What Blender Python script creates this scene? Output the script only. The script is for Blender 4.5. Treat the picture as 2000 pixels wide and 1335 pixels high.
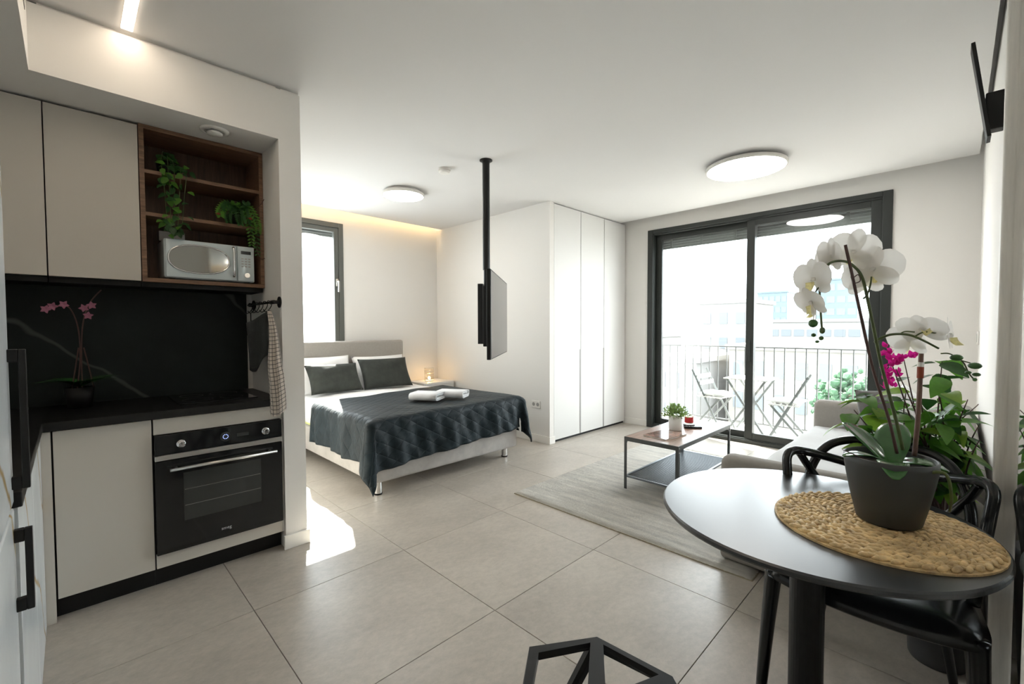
import bpy, bmesh, math, random
from mathutils import Vector, Matrix, Euler
random.seed(7)
PI = math.pi
for o in list(bpy.data.objects): bpy.data.objects.remove(o)
scene = bpy.context.scene
C = scene.collection

# ------------------------------------------------------------------ camera
EYE = Vector((0.0, 0.0, 1.35))
FPX, YAW, PITCH, ROLL = 865.85, 0.7871046, 0.0322041, -0.0027117
def _basis():
    a = Vector((math.sin(YAW), 0, math.cos(YAW))); b = Vector((-math.cos(YAW), 0, math.sin(YAW))); z = Vector((0, -1, 0))
    m = Matrix((a, b, z)).transposed()
    cp, sp = math.cos(PITCH), math.sin(PITCH); cr, sr = math.cos(ROLL), math.sin(ROLL)
    return Matrix(((cr, -sr, 0), (sr, cr, 0), (0, 0, 1))) @ Matrix(((1, 0, 0), (0, cp, -sp), (0, sp, cp))) @ m
BASIS = _basis()
cam_d = bpy.data.cameras.new('camera'); cam = bpy.data.objects.new('camera', cam_d); C.objects.link(cam)
cam_d.sensor_width = 36.0; cam_d.lens = 36.0 * FPX / 2000.0; cam_d.clip_start = 0.02; cam_d.clip_end = 2000
r_, d_, f_ = BASIS[0], BASIS[1], BASIS[2]
mw = Matrix((r_, -d_, -f_)).transposed().to_4x4(); mw.translation = EYE
cam.matrix_world = mw
scene.camera = cam

# ------------------------------------------------------------------ world, sun, exposure
w = bpy.data.worlds.new('sky'); scene.world = w; w.use_nodes = True
bgn = w.node_tree.nodes['Background']; bgn.inputs[0].default_value = (0.90, 0.95, 1.0, 1); bgn.inputs[1].default_value = 5.0
sd = bpy.data.lights.new('sun', 'SUN'); sd.energy = 21.0; sd.angle = math.radians(0.6); sd.color = (1.0, 0.95, 0.88)
so = bpy.data.objects.new('sun', sd); C.objects.link(so); so.location = (6, 12, 12)
so.rotation_euler = Vector((-0.39, -1.0, -0.82)).to_track_quat('-Z', 'Y').to_euler()
scene.view_settings.view_transform = 'Standard'; scene.view_settings.look = 'None'
scene.view_settings.exposure = 1.2; scene.view_settings.gamma = 1.0; scene.view_settings.use_curve_mapping = False

# ------------------------------------------------------------------ materials
MATS = {}
def mat(name, col, rough=0.6, metal=0.0, var=0.0, vscale=6.0, bump=0.0, bscale=80.0, spec=0.5, coat=0.0, emit=None, estr=0.0, sheen=0.0, trans=0.0, stretch=None, sss=0.0):
    m = bpy.data.materials.new(name); m.use_nodes = True; nt = m.node_tree; n = nt.nodes; b = n['Principled BSDF']
    b.inputs['Base Color'].default_value = (*col, 1); b.inputs['Roughness'].default_value = rough; b.inputs['Metallic'].default_value = metal
    b.inputs['Specular IOR Level'].default_value = spec; b.inputs['Coat Weight'].default_value = coat; b.inputs['Coat Roughness'].default_value = 0.08
    b.inputs['Sheen Weight'].default_value = sheen; b.inputs['Transmission Weight'].default_value = trans
    if sss: b.inputs['Subsurface Weight'].default_value = sss; b.inputs['Subsurface Radius'].default_value = (0.02, 0.02, 0.02)
    if emit: b.inputs['Emission Color'].default_value = (*emit, 1); b.inputs['Emission Strength'].default_value = estr
    tc = n.new('ShaderNodeTexCoord'); src = tc.outputs['Object']
    if stretch:
        mp = n.new('ShaderNodeMapping'); mp.inputs['Scale'].default_value = stretch; nt.links.new(src, mp.inputs[0]); src = mp.outputs[0]
    if var:
        t = n.new('ShaderNodeTexNoise'); t.inputs['Scale'].default_value = vscale; t.inputs['Detail'].default_value = 8; t.inputs['Roughness'].default_value = 0.65
        nt.links.new(src, t.inputs['Vector'])
        r = n.new('ShaderNodeValToRGB'); r.color_ramp.elements[0].position = 0.3; r.color_ramp.elements[1].position = 0.7
        r.color_ramp.elements[0].color = (*[max(0, c * (1 - var)) for c in col], 1); r.color_ramp.elements[1].color = (*[min(1, c * (1 + var)) for c in col], 1)
        nt.links.new(t.outputs['Fac'], r.inputs[0]); nt.links.new(r.outputs[0], b.inputs['Base Color'])
    if bump:
        t = n.new('ShaderNodeTexNoise'); t.inputs['Scale'].default_value = bscale; t.inputs['Detail'].default_value = 4; nt.links.new(src, t.inputs['Vector'])
        bp = n.new('ShaderNodeBump'); bp.inputs['Strength'].default_value = bump; bp.inputs['Distance'].default_value = 0.01
        nt.links.new(t.outputs['Fac'], bp.inputs['Height']); nt.links.new(bp.outputs[0], b.inputs['Normal'])
    MATS[name] = m
    return m
def glass(name, tint=(0.96, 0.98, 0.97), ior=1.5):
    m = bpy.data.materials.new(name); m.use_nodes = True; nt = m.node_tree; n = nt.nodes; n.remove(n['Principled BSDF'])
    t = n.new('ShaderNodeBsdfTransparent'); t.inputs[0].default_value = (*tint, 1); g = n.new('ShaderNodeBsdfGlossy'); g.inputs['Roughness'].default_value = 0.0
    lw = n.new('ShaderNodeLayerWeight'); lw.inputs[0].default_value = 0.5; pw = n.new('ShaderNodeMath'); pw.operation = 'POWER'; pw.inputs[1].default_value = 5.0
    ml = n.new('ShaderNodeMath'); ml.operation = 'MULTIPLY_ADD'; ml.inputs[1].default_value = 0.94; ml.inputs[2].default_value = 0.04; mx = n.new('ShaderNodeMixShader')
    nt.links.new(lw.outputs['Facing'], pw.inputs[0]); nt.links.new(pw.outputs[0], ml.inputs[0])
    nt.links.new(ml.outputs[0], mx.inputs[0]); nt.links.new(t.outputs[0], mx.inputs[1]); nt.links.new(g.outputs[0], mx.inputs[2])
    nt.links.new(mx.outputs[0], n['Material Output'].inputs[0]); MATS[name] = m
    return m
def bs(m): return m.node_tree.nodes['Principled BSDF']
def veined(name, col, vein, scale, width, rough, dist=2.0, var=0.06, coat=0.0):
    m = mat(name, col, rough, var=var, vscale=3.0, coat=coat); nt = m.node_tree; n = nt.nodes; b = bs(m)
    cur = b.inputs['Base Color'].links[0].from_socket
    tc = n.new('ShaderNodeTexCoord'); wv = n.new('ShaderNodeTexWave'); wv.inputs['Scale'].default_value = scale; wv.inputs['Distortion'].default_value = dist; wv.inputs['Detail'].default_value = 4
    wv.inputs['Detail Scale'].default_value = 1.4; wv.bands_direction = 'DIAGONAL'; nt.links.new(tc.outputs['Object'], wv.inputs['Vector'])
    r = n.new('ShaderNodeValToRGB'); e = r.color_ramp.elements; e[0].position = 0.0; e[0].color = (1, 1, 1, 1); e[1].position = width; e[1].color = (0, 0, 0, 1)
    nt.links.new(wv.outputs['Fac'], r.inputs[0]); mx = n.new('ShaderNodeMixRGB'); mx.inputs[2].default_value = (*vein, 1)
    nt.links.new(r.outputs[0], mx.inputs[0]); nt.links.new(cur, mx.inputs[1]); nt.links.new(mx.outputs[0], b.inputs['Base Color'])
    return m

mat('wall', (0.77, 0.75, 0.718), 0.9, bump=0.03, bscale=260)
mat('ceiling', (0.745, 0.735, 0.725), 0.95)
mat('trimwhite', (0.82, 0.80, 0.76), 0.5)
m = mat('tile', (0.435, 0.40, 0.355), 0.34, var=0.13, vscale=2.4, bump=0.04, bscale=45, spec=0.45)
nt = m.node_tree; t2 = nt.nodes.new('ShaderNodeTexNoise'); t2.inputs['Scale'].default_value = 26; t2.inputs['Detail'].default_value = 10; t2.inputs['Roughness'].default_value = 0.75
tcx = nt.nodes.new('ShaderNodeTexCoord'); mpx = nt.nodes.new('ShaderNodeMapping'); mpx.inputs['Scale'].default_value = (0.9, 1.25, 1); mpx.inputs['Rotation'].default_value = (0, 0, 0.6)
oi = nt.nodes.new('ShaderNodeObjectInfo'); va = nt.nodes.new('ShaderNodeVectorMath'); va.operation = 'ADD'
nt.links.new(tcx.outputs['Object'], mpx.inputs[0]); nt.links.new(mpx.outputs[0], va.inputs[0]); nt.links.new(oi.outputs['Location'], va.inputs[1]); nt.links.new(va.outputs[0], t2.inputs['Vector'])
r2 = nt.nodes.new('ShaderNodeValToRGB'); r2.color_ramp.elements[0].position = 0.35; r2.color_ramp.elements[0].color = (0.88, 0.875, 0.87, 1); r2.color_ramp.elements[1].position = 0.62; r2.color_ramp.elements[1].color = (1.06, 1.05, 1.04, 1)
nt.links.new(t2.outputs['Fac'], r2.inputs[0]); mu = nt.nodes.new('ShaderNodeMixRGB'); mu.blend_type = 'MULTIPLY'; mu.inputs[0].default_value = 1
old = bs(m).inputs['Base Color'].links[0].from_socket; nt.links.new(old, mu.inputs[1]); nt.links.new(r2.outputs[0], mu.inputs[2]); nt.links.new(mu.outputs[0], bs(m).inputs['Base Color'])
for _n in [q for q in nt.nodes if q.type == 'TEX_NOISE' and q is not t2]: nt.links.new(va.outputs[0], _n.inputs['Vector'])
mat('grout', (0.24, 0.22, 0.19), 0.85)
mat('cabinet', (0.56, 0.525, 0.47), 0.42, bump=0.01, bscale=400)
mat('blackmatte', (0.008, 0.008, 0.008), 0.5, spec=0.3)
mat('blackmetal', (0.010, 0.011, 0.012), 0.42, spec=0.3)
mat('blackgloss', (0.008, 0.009, 0.01), 0.07)
mat('blackplastic', (0.010, 0.012, 0.014), 0.22, spec=0.5)
mat('tabletop', (0.022, 0.026, 0.030), 0.30, spec=0.75, bump=0.015, bscale=500)
mat('counter', (0.009, 0.009, 0.009), 0.42, spec=0.3, bump=0.02, bscale=300)
veined('slate', (0.010, 0.015, 0.0145), (0.06, 0.07, 0.066), 0.55, 0.0035, 0.5, dist=5.0, var=0.35)
bs(MATS['slate']).inputs['Specular IOR Level'].default_value = 0.22
veined('marble', (0.72, 0.76, 0.78), (0.50, 0.36, 0.16), 0.8, 0.006, 0.24, dist=3.5, var=0.08, coat=0.1)
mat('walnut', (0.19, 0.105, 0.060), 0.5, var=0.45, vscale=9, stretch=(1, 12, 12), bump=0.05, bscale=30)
mat('walnutbackshaded', (0.085, 0.045, 0.026), 0.55, var=0.45, vscale=7, stretch=(9, 9, 0.8))  # darker copy of walnut, shade of the shelf interior put into the colour
mat('chrome', (0.80, 0.80, 0.80), 0.10, 1.0)
mat('steel', (0.60, 0.60, 0.58), 0.28, 1.0)
mat('mwblue', (0.64, 0.73, 0.76), 0.22, coat=0.5)
mat('frame', (0.026, 0.030, 0.028), 0.42, spec=0.4)
mat('framegrey', (0.105, 0.11, 0.10), 0.4, spec=0.4)
mat('slat', (0.16, 0.17, 0.165), 0.4, 0.4)
glass('pane'); glass('jar', (0.98, 0.95, 0.9))
mat('mirror', (0.88, 0.89, 0.88), 0.01, 1.0)
mat('mirrorframe', (0.72, 0.69, 0.64), 0.45, var=0.12, vscale=5, stretch=(8, 8, 0.6))
mat('wardrobe', (0.72, 0.715, 0.70), 0.5, spec=0.3)
mat('handlegrey', (0.34, 0.33, 0.315), 0.5)
mat('lamp', (1, 1, 1), 0.5, emit=(1.0, 0.96, 0.91), estr=11.0)
mat('striplamp', (1, 1, 1), 0.5, emit=(1.0, 0.84, 0.66), estr=10.0)
mat('cove', (1, 1, 1), 0.5, emit=(1.0, 0.66, 0.30), estr=9.0)
mat('bulb', (1, 1, 1), 0.5, emit=(1.0, 0.62, 0.24), estr=60.0)
mat('ring', (0.72, 0.69, 0.65), 0.5)
mat('screen', (0.02, 0.02, 0.02), 0.06, spec=0.9)
mat('headboard', (0.33, 0.305, 0.275), 0.8, var=0.06, vscale=40, bump=0.06, bscale=500, sheen=0.2)
mat('bedbase', (0.385, 0.365, 0.345), 0.8, var=0.16, vscale=7, bump=0.05, bscale=300, sheen=0.3)
mat('sheet', (0.86, 0.855, 0.85), 0.85, bump=0.25, bscale=6)
mat('mattress', (0.82, 0.81, 0.79), 0.85, bump=0.05, bscale=200)
mat('piping', (0.60, 0.64, 0.28), 0.7)
mat('towel', (0.85, 0.85, 0.86), 0.95, bump=0.6, bscale=330)
mat('velvetgreen', (0.034, 0.038, 0.033), 0.75, var=0.3, vscale=9, sheen=0.06, spec=0.25, bump=0.1, bscale=25)
m = mat('blanket', (0.0075, 0.0155, 0.0205), 0.55, var=0.35, vscale=5, sheen=0.04, spec=0.2)
def uvgrid_bump(m, nu, nv, strength, diag=True, dist=0.012):
    nt = m.node_tree; n = nt.nodes; uv = n.new('ShaderNodeUVMap'); sp = n.new('ShaderNodeSeparateXYZ'); nt.links.new(uv.outputs[0], sp.inputs[0])
    def mth(op, a, bb=None):
        k = n.new('ShaderNodeMath'); k.operation = op
        for i, v in enumerate((a, bb)):
            if v is None: continue
            if isinstance(v, (int, float)): k.inputs[i].default_value = v
            else: nt.links.new(v, k.inputs[i])
        return k.outputs[0]
    u, v = sp.outputs[0], sp.outputs[1]
    p, q = (mth('ADD', u, v), mth('SUBTRACT', u, v)) if diag else (u, v)
    s1 = mth('ABSOLUTE', mth('SINE', mth('MULTIPLY', p, nu * PI))); s2 = mth('ABSOLUTE', mth('SINE', mth('MULTIPLY', q, nv * PI)))
    h = mth('POWER', mth('MINIMUM', s1, s2), 0.4)
    nz = n.new('ShaderNodeTexNoise'); nz.inputs['Scale'].default_value = 14; nz.inputs['Detail'].default_value = 5; tc = n.new('ShaderNodeTexCoord'); nt.links.new(tc.outputs['Object'], nz.inputs['Vector'])
    h = mth('ADD', h, mth('MULTIPLY', nz.outputs['Fac'], 0.9))
    bp = n.new('ShaderNodeBump'); bp.inputs['Strength'].default_value = strength; bp.inputs['Distance'].default_value = dist
    nt.links.new(h, bp.inputs['Height']); nt.links.new(bp.outputs[0], bs(m).inputs['Normal'])
uvgrid_bump(m, 16.0, 16.0, 0.55, dist=0.008)
mat('sheen_trim', (0.01, 0.012, 0.014), 0.6)
def uvcheck(name, base, line, n_, width, rough=0.9):
    m = mat(name, base, rough, bump=0.1, bscale=300); nt = m.node_tree; n = nt.nodes; uv = n.new('ShaderNodeUVMap'); sp = n.new('ShaderNodeSeparateXYZ'); nt.links.new(uv.outputs[0], sp.inputs[0])
    outs = []
    for k in (0, 1):
        a = n.new('ShaderNodeMath'); a.operation = 'MULTIPLY'; a.inputs[1].default_value = n_; nt.links.new(sp.outputs[k], a.inputs[0])
        f = n.new('ShaderNodeMath'); f.operation = 'FRACT'; nt.links.new(a.outputs[0], f.inputs[0])
        l = n.new('ShaderNodeMath'); l.operation = 'LESS_THAN'; l.inputs[1].default_value = width; nt.links.new(f.outputs[0], l.inputs[0]); outs.append(l.outputs[0])
    mxx = n.new('ShaderNodeMath'); mxx.operation = 'MAXIMUM'; nt.links.new(outs[0], mxx.inputs[0]); nt.links.new(outs[1], mxx.inputs[1])
    mx = n.new('ShaderNodeMixRGB'); mx.inputs[1].default_value = (*base, 1); mx.inputs[2].default_value = (*line, 1); nt.links.new(mxx.outputs[0], mx.inputs[0]); nt.links.new(mx.outputs[0], bs(m).inputs['Base Color'])
    return m
uvcheck('checktowel', (0.62, 0.56, 0.50), (0.05, 0.05, 0.055), 28.0, 0.14)
mat('potholder', (0.035, 0.04, 0.04), 0.9, bump=0.5, bscale=140)
m = mat('rug', (0.76, 0.73, 0.67), 0.98, var=0.24, vscale=3.0, stretch=(7.0, 0.9, 1), bump=1.0, bscale=240)
mat('rugedge', (0.40, 0.35, 0.25), 0.95, bump=0.6, bscale=300)
mat('rusticwood', (0.25, 0.15, 0.105), 0.33, var=0.45, vscale=6, stretch=(0.8, 10, 10), coat=0.35)
mat('darksteel', (0.06, 0.065, 0.065), 0.4, 0.7)
mat('wirebluesteel', (0.16, 0.18, 0.20), 0.35, 0.8)
mat('potwhite', (0.80, 0.78, 0.75), 0.4)
mat('soil', (0.03, 0.022, 0.016), 0.95, bump=0.8, bscale=60)
mat('leafpale', (0.20, 0.30, 0.09), 0.55, var=0.4, vscale=25)
mat('leafdark', (0.035, 0.11, 0.026), 0.45, var=0.35, vscale=12)
mat('leafmid', (0.11, 0.29, 0.035), 0.42, var=0.35, vscale=10)
mat('leafbright', (0.25, 0.43, 0.05), 0.42, var=0.3, vscale=10)
mat('leaforchid', (0.035, 0.13, 0.030), 0.22, var=0.25, vscale=6, coat=0.3)
mat('stem', (0.075, 0.105, 0.03), 0.5, var=0.3, vscale=20)
mat('stemdark', (0.075, 0.035, 0.03), 0.55, var=0.3, vscale=20)
mat('stake', (0.16, 0.085, 0.065), 0.5, var=0.3, vscale=15)
mat('clipred', (0.30, 0.05, 0.02), 0.4)
mat('bud', (0.045, 0.13, 0.03), 0.4)
mat('petalwhite', (0.86, 0.84, 0.81), 0.5, sss=0.0)
mat('lip', (0.84, 0.72, 0.38), 0.5, var=0.3, vscale=60)
mat('bract', (0.72, 0.02, 0.34), 0.55, var=0.2, vscale=20)
mat('petalpink', (0.30, 0.10, 0.16), 0.55, var=0.25, vscale=30)
mat('potgrey', (0.040, 0.043, 0.042), 0.5)
mat('planter', (0.05, 0.05, 0.052), 0.6)
mat('hyacinth', (0.72, 0.49, 0.245), 0.62, var=0.5, vscale=20, bump=0.2, bscale=120)
mat('sofa', (0.29, 0.272, 0.25), 0.9, var=0.05, vscale=50, bump=0.25, bscale=600)
mat('sofaseat', (0.47, 0.475, 0.475), 0.9, bump=0.35, bscale=14)
mat('cushiongrey', (0.11, 0.105, 0.10), 0.9, bump=0.2, bscale=300)
m = mat('cushionprint', (0.70, 0.70, 0.70), 0.9, var=0.75, vscale=9)
mat('redlabel', (0.52, 0.015, 0.02), 0.5); mat('wax', (0.80, 0.74, 0.64), 0.5)
mat('paper', (0.26, 0.16, 0.13), 0.12, var=0.8, vscale=7, coat=0.5)
mat('plastic', (0.78, 0.76, 0.72), 0.4)
mat('balconywood', (0.55, 0.55, 0.53), 0.6, var=0.15, vscale=8); mat('balconysteel', (0.16, 0.175, 0.175), 0.5)
mat('railing', (0.09, 0.095, 0.095), 0.5)
mat('balconyfloor', (0.62, 0.59, 0.55), 0.7, var=0.08, vscale=5)
mat('bwhite', (0.185, 0.182, 0.176), 0.85, var=0.05, vscale=0.2); mat('bcream', (0.18, 0.17, 0.152), 0.85, var=0.06, vscale=0.2); mat('bglass', (0.075, 0.112, 0.132), 0.4, var=0.15, vscale=0.08)
mat('bwin', (0.12, 0.133, 0.145), 0.4, spec=0.2); mat('ground', (0.30, 0.29, 0.27), 0.95, var=0.2, vscale=0.05); mat('treecrown', (0.035, 0.085, 0.04), 0.8, var=0.5, vscale=1.5); mat('bark', (0.12, 0.09, 0.06), 0.9)
mat('display', (0.01, 0.01, 0.02), 0.2, emit=(0.35, 0.45, 1.0), estr=1.2); mat('printgrey', (0.42, 0.42, 0.42), 0.4)
mat('ovenglass', (0.030, 0.033, 0.032), 0.12); mat('mwglass', (0.30, 0.30, 0.28), 0.06, 0.85); mat('ovenrack', (0.22, 0.22, 0.21), 0.35, 0.8)

# ------------------------------------------------------------------ mesh helpers
def V(*a): return Vector(a)
def box(bm, x0, x1, y0, y1, z0, z1):
    vs = [bm.verts.new(p) for p in ((x0, y0, z0), (x1, y0, z0), (x1, y1, z0), (x0, y1, z0), (x0, y0, z1), (x1, y0, z1), (x1, y1, z1), (x0, y1, z1))]
    for f in ((0, 3, 2, 1), (4, 5, 6, 7), (0, 1, 5, 4), (1, 2, 6, 5), (2, 3, 7, 6), (3, 0, 4, 7)): bm.faces.new([vs[i] for i in f])
    return bm
def bx(*boxes):
    bm = bmesh.new()
    for b in boxes: box(bm, *b)
    return bm
def obar(bm, p, q, wx, wy, up=(0, 0, 1)):
    p, q = Vector(p), Vector(q); d = (q - p).normalized(); u = Vector(up)
    if abs(d.dot(u)) > 0.98: u = Vector((0, 1, 0))
    s = d.cross(u).normalized(); t = s.cross(d).normalized(); vs = []
    for e in (p, q):
        for a, b in ((-1, -1), (1, -1), (1, 1), (-1, 1)): vs.append(bm.verts.new(e + s * a * wx / 2 + t * b * wy / 2))
    for f in ((3, 2, 1, 0), (4, 5, 6, 7), (0, 1, 5, 4), (1, 2, 6, 5), (2, 3, 7, 6), (3, 0, 4, 7)): bm.faces.new([vs[i] for i in f])
def catmull(pts, n=8, closed=False):
    P = [Vector(p) for p in pts]; out = []; N = len(P)
    for i in range(N if closed else N - 1):
        a, b, c, d = (P[(i - 1) % N], P[i], P[(i + 1) % N], P[(i + 2) % N]) if closed else (P[max(i - 1, 0)], P[i], P[i + 1], P[min(i + 2, N - 1)])
        for k in range(n):
            t = k / n; out.append(0.5 * ((2 * b) + (c - a) * t + (2 * a - 5 * b + 4 * c - d) * t * t + (3 * b - a - 3 * c + d) * t ** 3))
    if not closed: out.append(P[-1])
    return out
def tube(bm, pts, r, seg=8, closed=False, flat=1.0):
    P = [Vector(p) for p in pts]; N = len(P); R = r if isinstance(r, (list, tuple)) else [r] * N
    if len(R) != N: R = [R[0] + (R[-1] - R[0]) * i / (N - 1) for i in range(N)]
    rings = []; prev = None
    for i in range(N):
        if closed: d = P[(i + 1) % N] - P[i - 1]
        else: d = P[min(i + 1, N - 1)] - P[max(i - 1, 0)]
        d = d.normalized() if d.length > 1e-9 else Vector((0, 0, 1))
        if prev is None:
            s = d.orthogonal().normalized()
        else:
            s = prev - d * prev.dot(d); s = s.normalized() if s.length > 1e-6 else d.orthogonal().normalized()
        prev = s; t = d.cross(s)
        rings.append([bm.verts.new(P[i] + (s * math.cos(2 * PI * k / seg) + t * math.sin(2 * PI * k / seg) * flat) * R[i]) for k in range(seg)])
    for i in range(N if closed else N - 1):
        a, b = rings[i], rings[(i + 1) % N]
        for k in range(seg): bm.faces.new((a[k], a[(k + 1) % seg], b[(k + 1) % seg], b[k]))
    if not closed: bm.faces.new(rings[0][::-1]); bm.faces.new(rings[-1])
def lathe(bm, prof, c=(0, 0, 0), seg=32):
    rings = []
    for r, z in prof:
        if r < 1e-6: rings.append([bm.verts.new((c[0], c[1], c[2] + z))])
        else: rings.append([bm.verts.new((c[0] + r * math.cos(2 * PI * k / seg), c[1] + r * math.sin(2 * PI * k / seg), c[2] + z)) for k in range(seg)])
    for a, b in zip(rings, rings[1:]):
        if len(a) == 1 and len(b) == 1: continue
        for k in range(seg):
            k2 = (k + 1) % seg
            if len(a) == 1: bm.faces.new((a[0], b[k2], b[k]))
            elif len(b) == 1: bm.faces.new((a[k], a[k2], b[0]))
            else: bm.faces.new((a[k], a[k2], b[k2], b[k]))
def cyl(bm, p, q, r, seg=20): tube(bm, [p, q], r, seg)
def sphere(bm, c, r, sc=(1, 1, 1), sub=2):
    g = bmesh.ops.create_icosphere(bm, subdivisions=sub, radius=r)
    for v in g['verts']: v.co = Vector((v.co.x * sc[0], v.co.y * sc[1], v.co.z * sc[2])) + Vector(c)
def prism(bm, pts, axis, a, b):
    # polygon in the plane perpendicular to axis, extruded from a to b
    def P(u, v, wv):
        return {'x': (wv, u, v), 'y': (u, wv, v), 'z': (u, v, wv)}[axis]
    lo = [bm.verts.new(P(u, v, a)) for u, v in pts]; hi = [bm.verts.new(P(u, v, b)) for u, v in pts]; n = len(pts)
    bm.faces.new(lo); bm.faces.new(hi[::-1])
    for i in range(n): bm.faces.new((lo[i], hi[i], hi[(i + 1) % n], lo[(i + 1) % n]))
def grid(bm, nu, nv, fn, uvname=None):
    vs = [[bm.verts.new(fn(i / nu, j / nv)) for j in range(nv + 1)] for i in range(nu + 1)]
    uvl = bm.loops.layers.uv.verify() if uvname else None
    for i in range(nu):
        for j in range(nv):
            f = bm.faces.new((vs[i][j], vs[i + 1][j], vs[i + 1][j + 1], vs[i][j + 1]))
            if uvl:
                for l, (a, b) in zip(f.loops, ((i, j), (i + 1, j), (i + 1, j + 1), (i, j + 1))): l[uvl].uv = (a / nu, b / nv)
    return vs
def cushion_bm(wd, ht, th, n=16, pinch=0.10, seed=0, wr=0.012):
    rnd = random.Random(seed); ph = [rnd.uniform(0, 6.28) for _ in range(6)]; bm = bmesh.new()
    for side in (1, -1):
        def fn(u, v):
            a, b = u * 2 - 1, v * 2 - 1
            e = max(0.0, (1 - abs(a) ** 2.6)) * max(0.0, (1 - abs(b) ** 2.6)); z = th / 2 * e ** 0.42
            x = a * wd / 2 * (1 - pinch * (1 - b * b) * abs(a) ** 3 * 0.6 * (1 if abs(a) > 0 else 0)); y = b * ht / 2 * (1 - pinch * (1 - a * a) * abs(b) ** 3 * 0.6)
            z += wr * e * (math.sin(5 * a + ph[0] + 2 * b) + math.sin(7 * b + ph[1] - 3 * a)) * 0.5
            return (x, y, z * side)
        vs = grid(bm, n, n, fn)
        if side < 0: pass
    bmesh.ops.remove_doubles(bm, verts=bm.verts, dist=0.0005); bmesh.ops.recalc_face_normals(bm, faces=bm.faces)
    return bm
def leaf_bm(L, W, curl=0.25, fold=0.15, n=5, tip=1.0):
    bm = bmesh.new(); rows = []
    for i in range(n + 1):
        t = i / n; wv = W / 2 * math.sin(PI * min(1, t ** 0.8 * 0.97 + 0.02)) ** 0.8 * (1 - 0.25 * t * tip)
        y = L * t; z = -curl * L * t * t
        rows.append([bm.verts.new((-wv, y, z + fold * wv)), bm.verts.new((0, y, z)), bm.verts.new((wv, y, z + fold * wv))])
    for a, b in zip(rows, rows[1:]):
        bm.faces.new((a[0], a[1], b[1], b[0])); bm.faces.new((a[1], a[2], b[2], b[1]))
    return bm

# ------------------------------------------------------------------ object helpers
def root_of(o):
    while o.parent: o = o.parent
    return o
def finish(name, bm, m, parent=None, smooth=False, bevel=0.0, seg=2, world=True, solid=0.0, sub=0, recalc=True):
    if recalc: bmesh.ops.recalc_face_normals(bm, faces=bm.faces)
    if parent is not None and world: bmesh.ops.translate(bm, verts=bm.verts, vec=-root_of(parent).location)
    me = bpy.data.meshes.new(name); bm.to_mesh(me); bm.free()
    if m: me.materials.append(MATS[m])
    if smooth: me.polygons.foreach_set('use_smooth', [True] * len(me.polygons))
    o = bpy.data.objects.new(name, me); C.objects.link(o)
    if parent is not None: o.parent = parent
    if solid: md = o.modifiers.new('solid', 'SOLIDIFY'); md.thickness = solid; md.offset = 0
    if sub: md = o.modifiers.new('sub', 'SUBSURF'); md.levels = sub; md.render_levels = sub
    if bevel:
        md = o.modifiers.new('bevel', 'BEVEL'); md.width = bevel; md.segments = seg; md.limit_method = 'ANGLE'; md.angle_limit = 0.6
        if smooth is False and seg > 2: me.polygons.foreach_set('use_smooth', [True] * len(me.polygons))
    return o
def tag(o, label, cat, group=None):
    o['label'] = label; o['category'] = cat
    if group: o['group'] = group
    return o
def thing(name, loc, label, cat, group=None, rz=0.0):
    o = bpy.data.objects.new(name, None); C.objects.link(o); o.location = loc; o.rotation_euler = (0, 0, rz); o.empty_display_size = 0.1
    return tag(o, label, cat, group)
def struct(name, bm, m, parent=None, **k):
    o = finish(name, bm, m, parent, **k)
    if parent is None: o['kind'] = 'structure'
    return o
def copy_tree(o, parent=None):
    c = o.copy(); C.objects.link(c); c.parent = parent
    for ch in list(o.children): copy_tree(ch, c)
    return c
def inst(name, me, parent, mtx):
    o = bpy.data.objects.new(name, me); C.objects.link(o); o.parent = parent; o.matrix_local = mtx
    return o
def mesh_of(name, bm, m, smooth=True):
    bmesh.ops.recalc_face_normals(bm, faces=bm.faces) if False else None
    me = bpy.data.meshes.new(name); bm.to_mesh(me); bm.free(); me.materials.append(MATS[m])
    if smooth: me.polygons.foreach_set('use_smooth', [True] * len(me.polygons))
    return me
def text_bm(txt, size, depth=0.0005):
    cu = bpy.data.curves.new('txt', 'FONT'); cu.body = txt; cu.size = size; cu.extrude = depth; cu.align_x = 'CENTER'; cu.align_y = 'CENTER'
    o = bpy.data.objects.new('txt', cu); C.objects.link(o); bpy.context.view_layer.update()
    me = bpy.data.meshes.new_from_object(o.evaluated_get(bpy.context.evaluated_depsgraph_get()))
    bm = bmesh.new(); bm.from_mesh(me); bpy.data.objects.remove(o); bpy.data.curves.remove(cu); bpy.data.meshes.remove(me)
    return bm
def orient(loc, y_dir, z_hint=(0, 0, 1), s=1.0, roll=0.0):
    y = Vector(y_dir).normalized(); z = Vector(z_hint)
    if abs(y.dot(z)) > 0.97: z = Vector((1, 0.2, 0))
    x = y.cross(z).normalized(); z = x.cross(y).normalized()
    m = Matrix((x, y, z)).transposed(); m = Matrix.Rotation(roll, 3, y) @ m
    mm = (m * s).to_4x4(); mm.translation = Vector(loc); return mm
def sight(px, py, depth):
    # the measured point of the photograph at a given forward distance (metres)
    return EYE + BASIS.transposed() @ Vector(((px - 1000) / FPX, (py - 667.5) / FPX, 1.0)) * depth

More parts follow.
